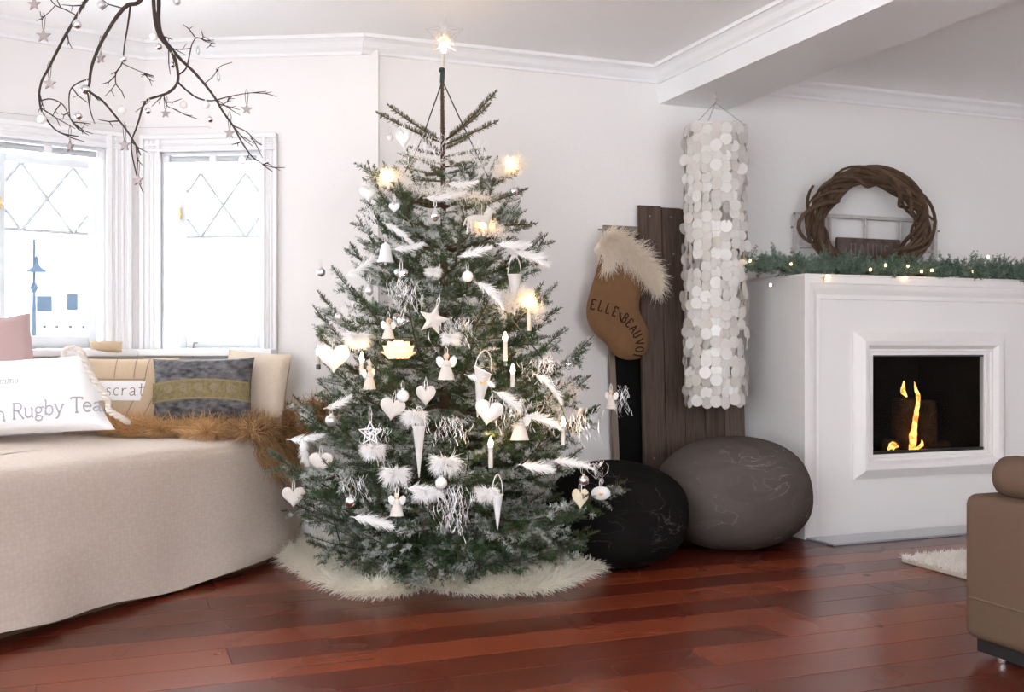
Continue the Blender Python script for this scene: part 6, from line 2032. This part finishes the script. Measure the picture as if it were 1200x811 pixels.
limb([(172, -80, 3.0), (182, -40, 3.06), (186, 0, 3.08), (186, 25, 3.08), (190, 42, 3.08), (200, 56, 3.08), (212, 70, 3.06), (226, 83, 3.04), (240, 99, 3.02), (252, 115, 3.0), (262, 132, 2.98), (274, 149, 2.95), (283, 166, 2.92), (295, 183, 2.9), (308, 193, 2.9), (319, 201, 2.9)], .0095, .0013, 7, 11)
limb([(208, 96, 3.0), (220, 107, 3.06), (232, 115, 3.1), (248, 118, 3.15), (265, 114, 3.2), (285, 110, 3.24), (312, 107, 3.28)], .0042, .0011, 4, 12)
limb([(273, 147, 2.95), (288, 154, 2.97), (299, 164, 3.0), (307, 170, 3.02)], .0022, .001, 2, 13)
limb([(276, 151, 2.95), (286, 163, 3.0), (297, 172, 3.05)], .002, .001, 1, 14)
limb([(209, 88, 3.0), (218, 80, 3.03), (222, 65, 3.08), (225, 52, 3.1), (231, 44, 3.12), (242, 49, 3.14), (252, 51, 3.16)], .0032, .0011, 5, 15)
limb([(240, 98, 3.02), (250, 89, 3.06), (258, 78, 3.1), (272, 73, 3.12)], .002, .001, 2, 16)
limb([(192, 112, 2.96), (196, 124, 3.0), (208, 129, 3.05)], .002, .001, 2, 17)
b = MB(); b.lathe([(.03, ZC - .008), (.03, ZC - .0005)], 14, Matrix.Translation((hb_top.x, hb_top.y, 0))); b.build('ceiling_plate', M['trim'], HB)

GS = 'stars on the hanging branch'; GBB = 'baubles on the hanging branch'
def hang_star(px, py, s, Z, lab):
    o = thing('star_ornament', 'pale flat star ' + lab, 'star ornament', (0, 0, 0), 0, GS)
    b = MB(); b.prism(star_pts(s, s * .42), -.003, .003); b.build('star', M['starpink'], o, smooth=False)
    b = MB(); b.tube([(-.002, 0, s * .9), (-.005, 0, s + .03), (0, 0, s + .045), (.005, 0, s + .03), (.002, 0, s * .9)], .0009, 4); b.build('hanger', M['twigbark'], o)
    place(o, at(px, py, Z), -TH + random.uniform(-.5, .5))
def hang_ball(px, py, r, Z, lab, m='silver'):
    o = thing('bauble', 'small ' + lab, 'bauble', (0, 0, 0), 0, GBB)
    b = MB(); b.sphere(r, (0, 0, 0), 16, 11); b.build('ball', M[m], o, autos=180)
    b = MB(); b.lathe([(r * .3, 0), (r * .3, r * .25)], 8, Matrix.Translation((0, 0, r * .93))); b.build('cap', M['mattesilver'], o)
    b = MB(); b.tube([(-.001, 0, r), (-.005, 0, r + .022), (0, 0, r + .032), (.005, 0, r + .022), (.001, 0, r)], .0009, 4); b.build('hanger', M['ribbon'], o)
    place(o, at(px, py, Z), -TH)
random.seed(12)
for px, py, s, Z, lab in ((40, 5, .019, 2.92, 'topmost at the left edge of the branch'), (51, 42, .021, 2.95, 'second from the top at the left of the branch'), (58, 98, .018, 2.8, 'on the bend of the leftmost limb'),
                          (118, 68, .016, 2.87, 'high on the second limb against the wall'), (82, 172, .017, 2.97, 'hanging over the roller blind of the left window'), (146, 170, .018, 2.84, 'hanging between the two windows'),
                          (162, 211, .016, 2.84, 'lowest of all at the tip above the windows'), (289, 128, .018, 3.22, 'farthest right on the level twig'), (269, 156, .017, 2.96, 'above the right end of the right window'), (194, 133, .014, 3.0, 'turned edgewise below the middle fork')):
    hang_star(px, py, s, Z, lab)
for px, py, r, Z, lab, m in ((90, 29, .0125, 2.83, 'mirror bauble on the upper leftmost limb', 'silver'), (100, 105, .0135, 2.85, 'mirror bauble at the fork of the second limb', 'silver'), (49, 140, .0125, 2.82, 'pearl bauble at the far left', 'pearl'),
    (92, 136, .0125, 3.0, 'mirror bauble over the left window corner', 'silver'), (145, 69, .0105, 3.07, 'mirror bauble on the thin middle twig', 'silver'), (143, 129, .0115, 3.12, 'pearl bauble under the thin middle twig', 'pearl'),
    (180, 43, .0115, 3.04, 'pearl bauble high on the thick limb', 'pearl'), (186, 55, .010, 3.04, 'mirror bauble just under the high pearl one', 'silver'), (202, 76, .0085, 3.02, 'mirror bauble hidden behind the thick limb', 'silver'),
    (173, 130, .0095, 2.92, 'mirror bauble under the bend toward the window gap', 'silver'), (215, 123, .0105, 3.04, 'pinkish bauble below the middle fork', 'pearl'), (241, 123, .0115, 3.1, 'pearl bauble at the crossing of two limbs', 'pearl'),
    (246, 140, .0095, 3.1, 'bauble right below the crossing of two limbs', 'silver'), (284, 188, .0115, 2.92, 'pearl bauble lowest at the right over the window', 'pearl'), (119, 6, .0125, 2.95, 'glass bauble at the top edge left of centre', 'mattesilver'), (207, 2, .0115, 3.1, 'glass bauble at the top edge right of the thick limb', 'mattesilver')):
    hang_ball(px, py, r, Z, lab, m)
for px, py, Z, lab in ((256, 90, 3.1, 'right twig'), (232, 59, 3.12, 'upper right twig')):
    o = thing('glass_drop', 'tiny clear glass drop on the ' + lab + ' of the hanging branch', 'glass drop', (0, 0, 0))
    b = MB(); b.lathe([(.0005, -.014), (.005, -.008), (.005, .004), (.002, .014)], 10); b.build('drop', M['clear'], o, autos=180)
    b = MB(); b.tube([(0, 0, .013), (0, 0, .03)], .0008, 4); b.build('hanger', M['ribbon'], o)
    place(o, at(px, py, Z), -TH)
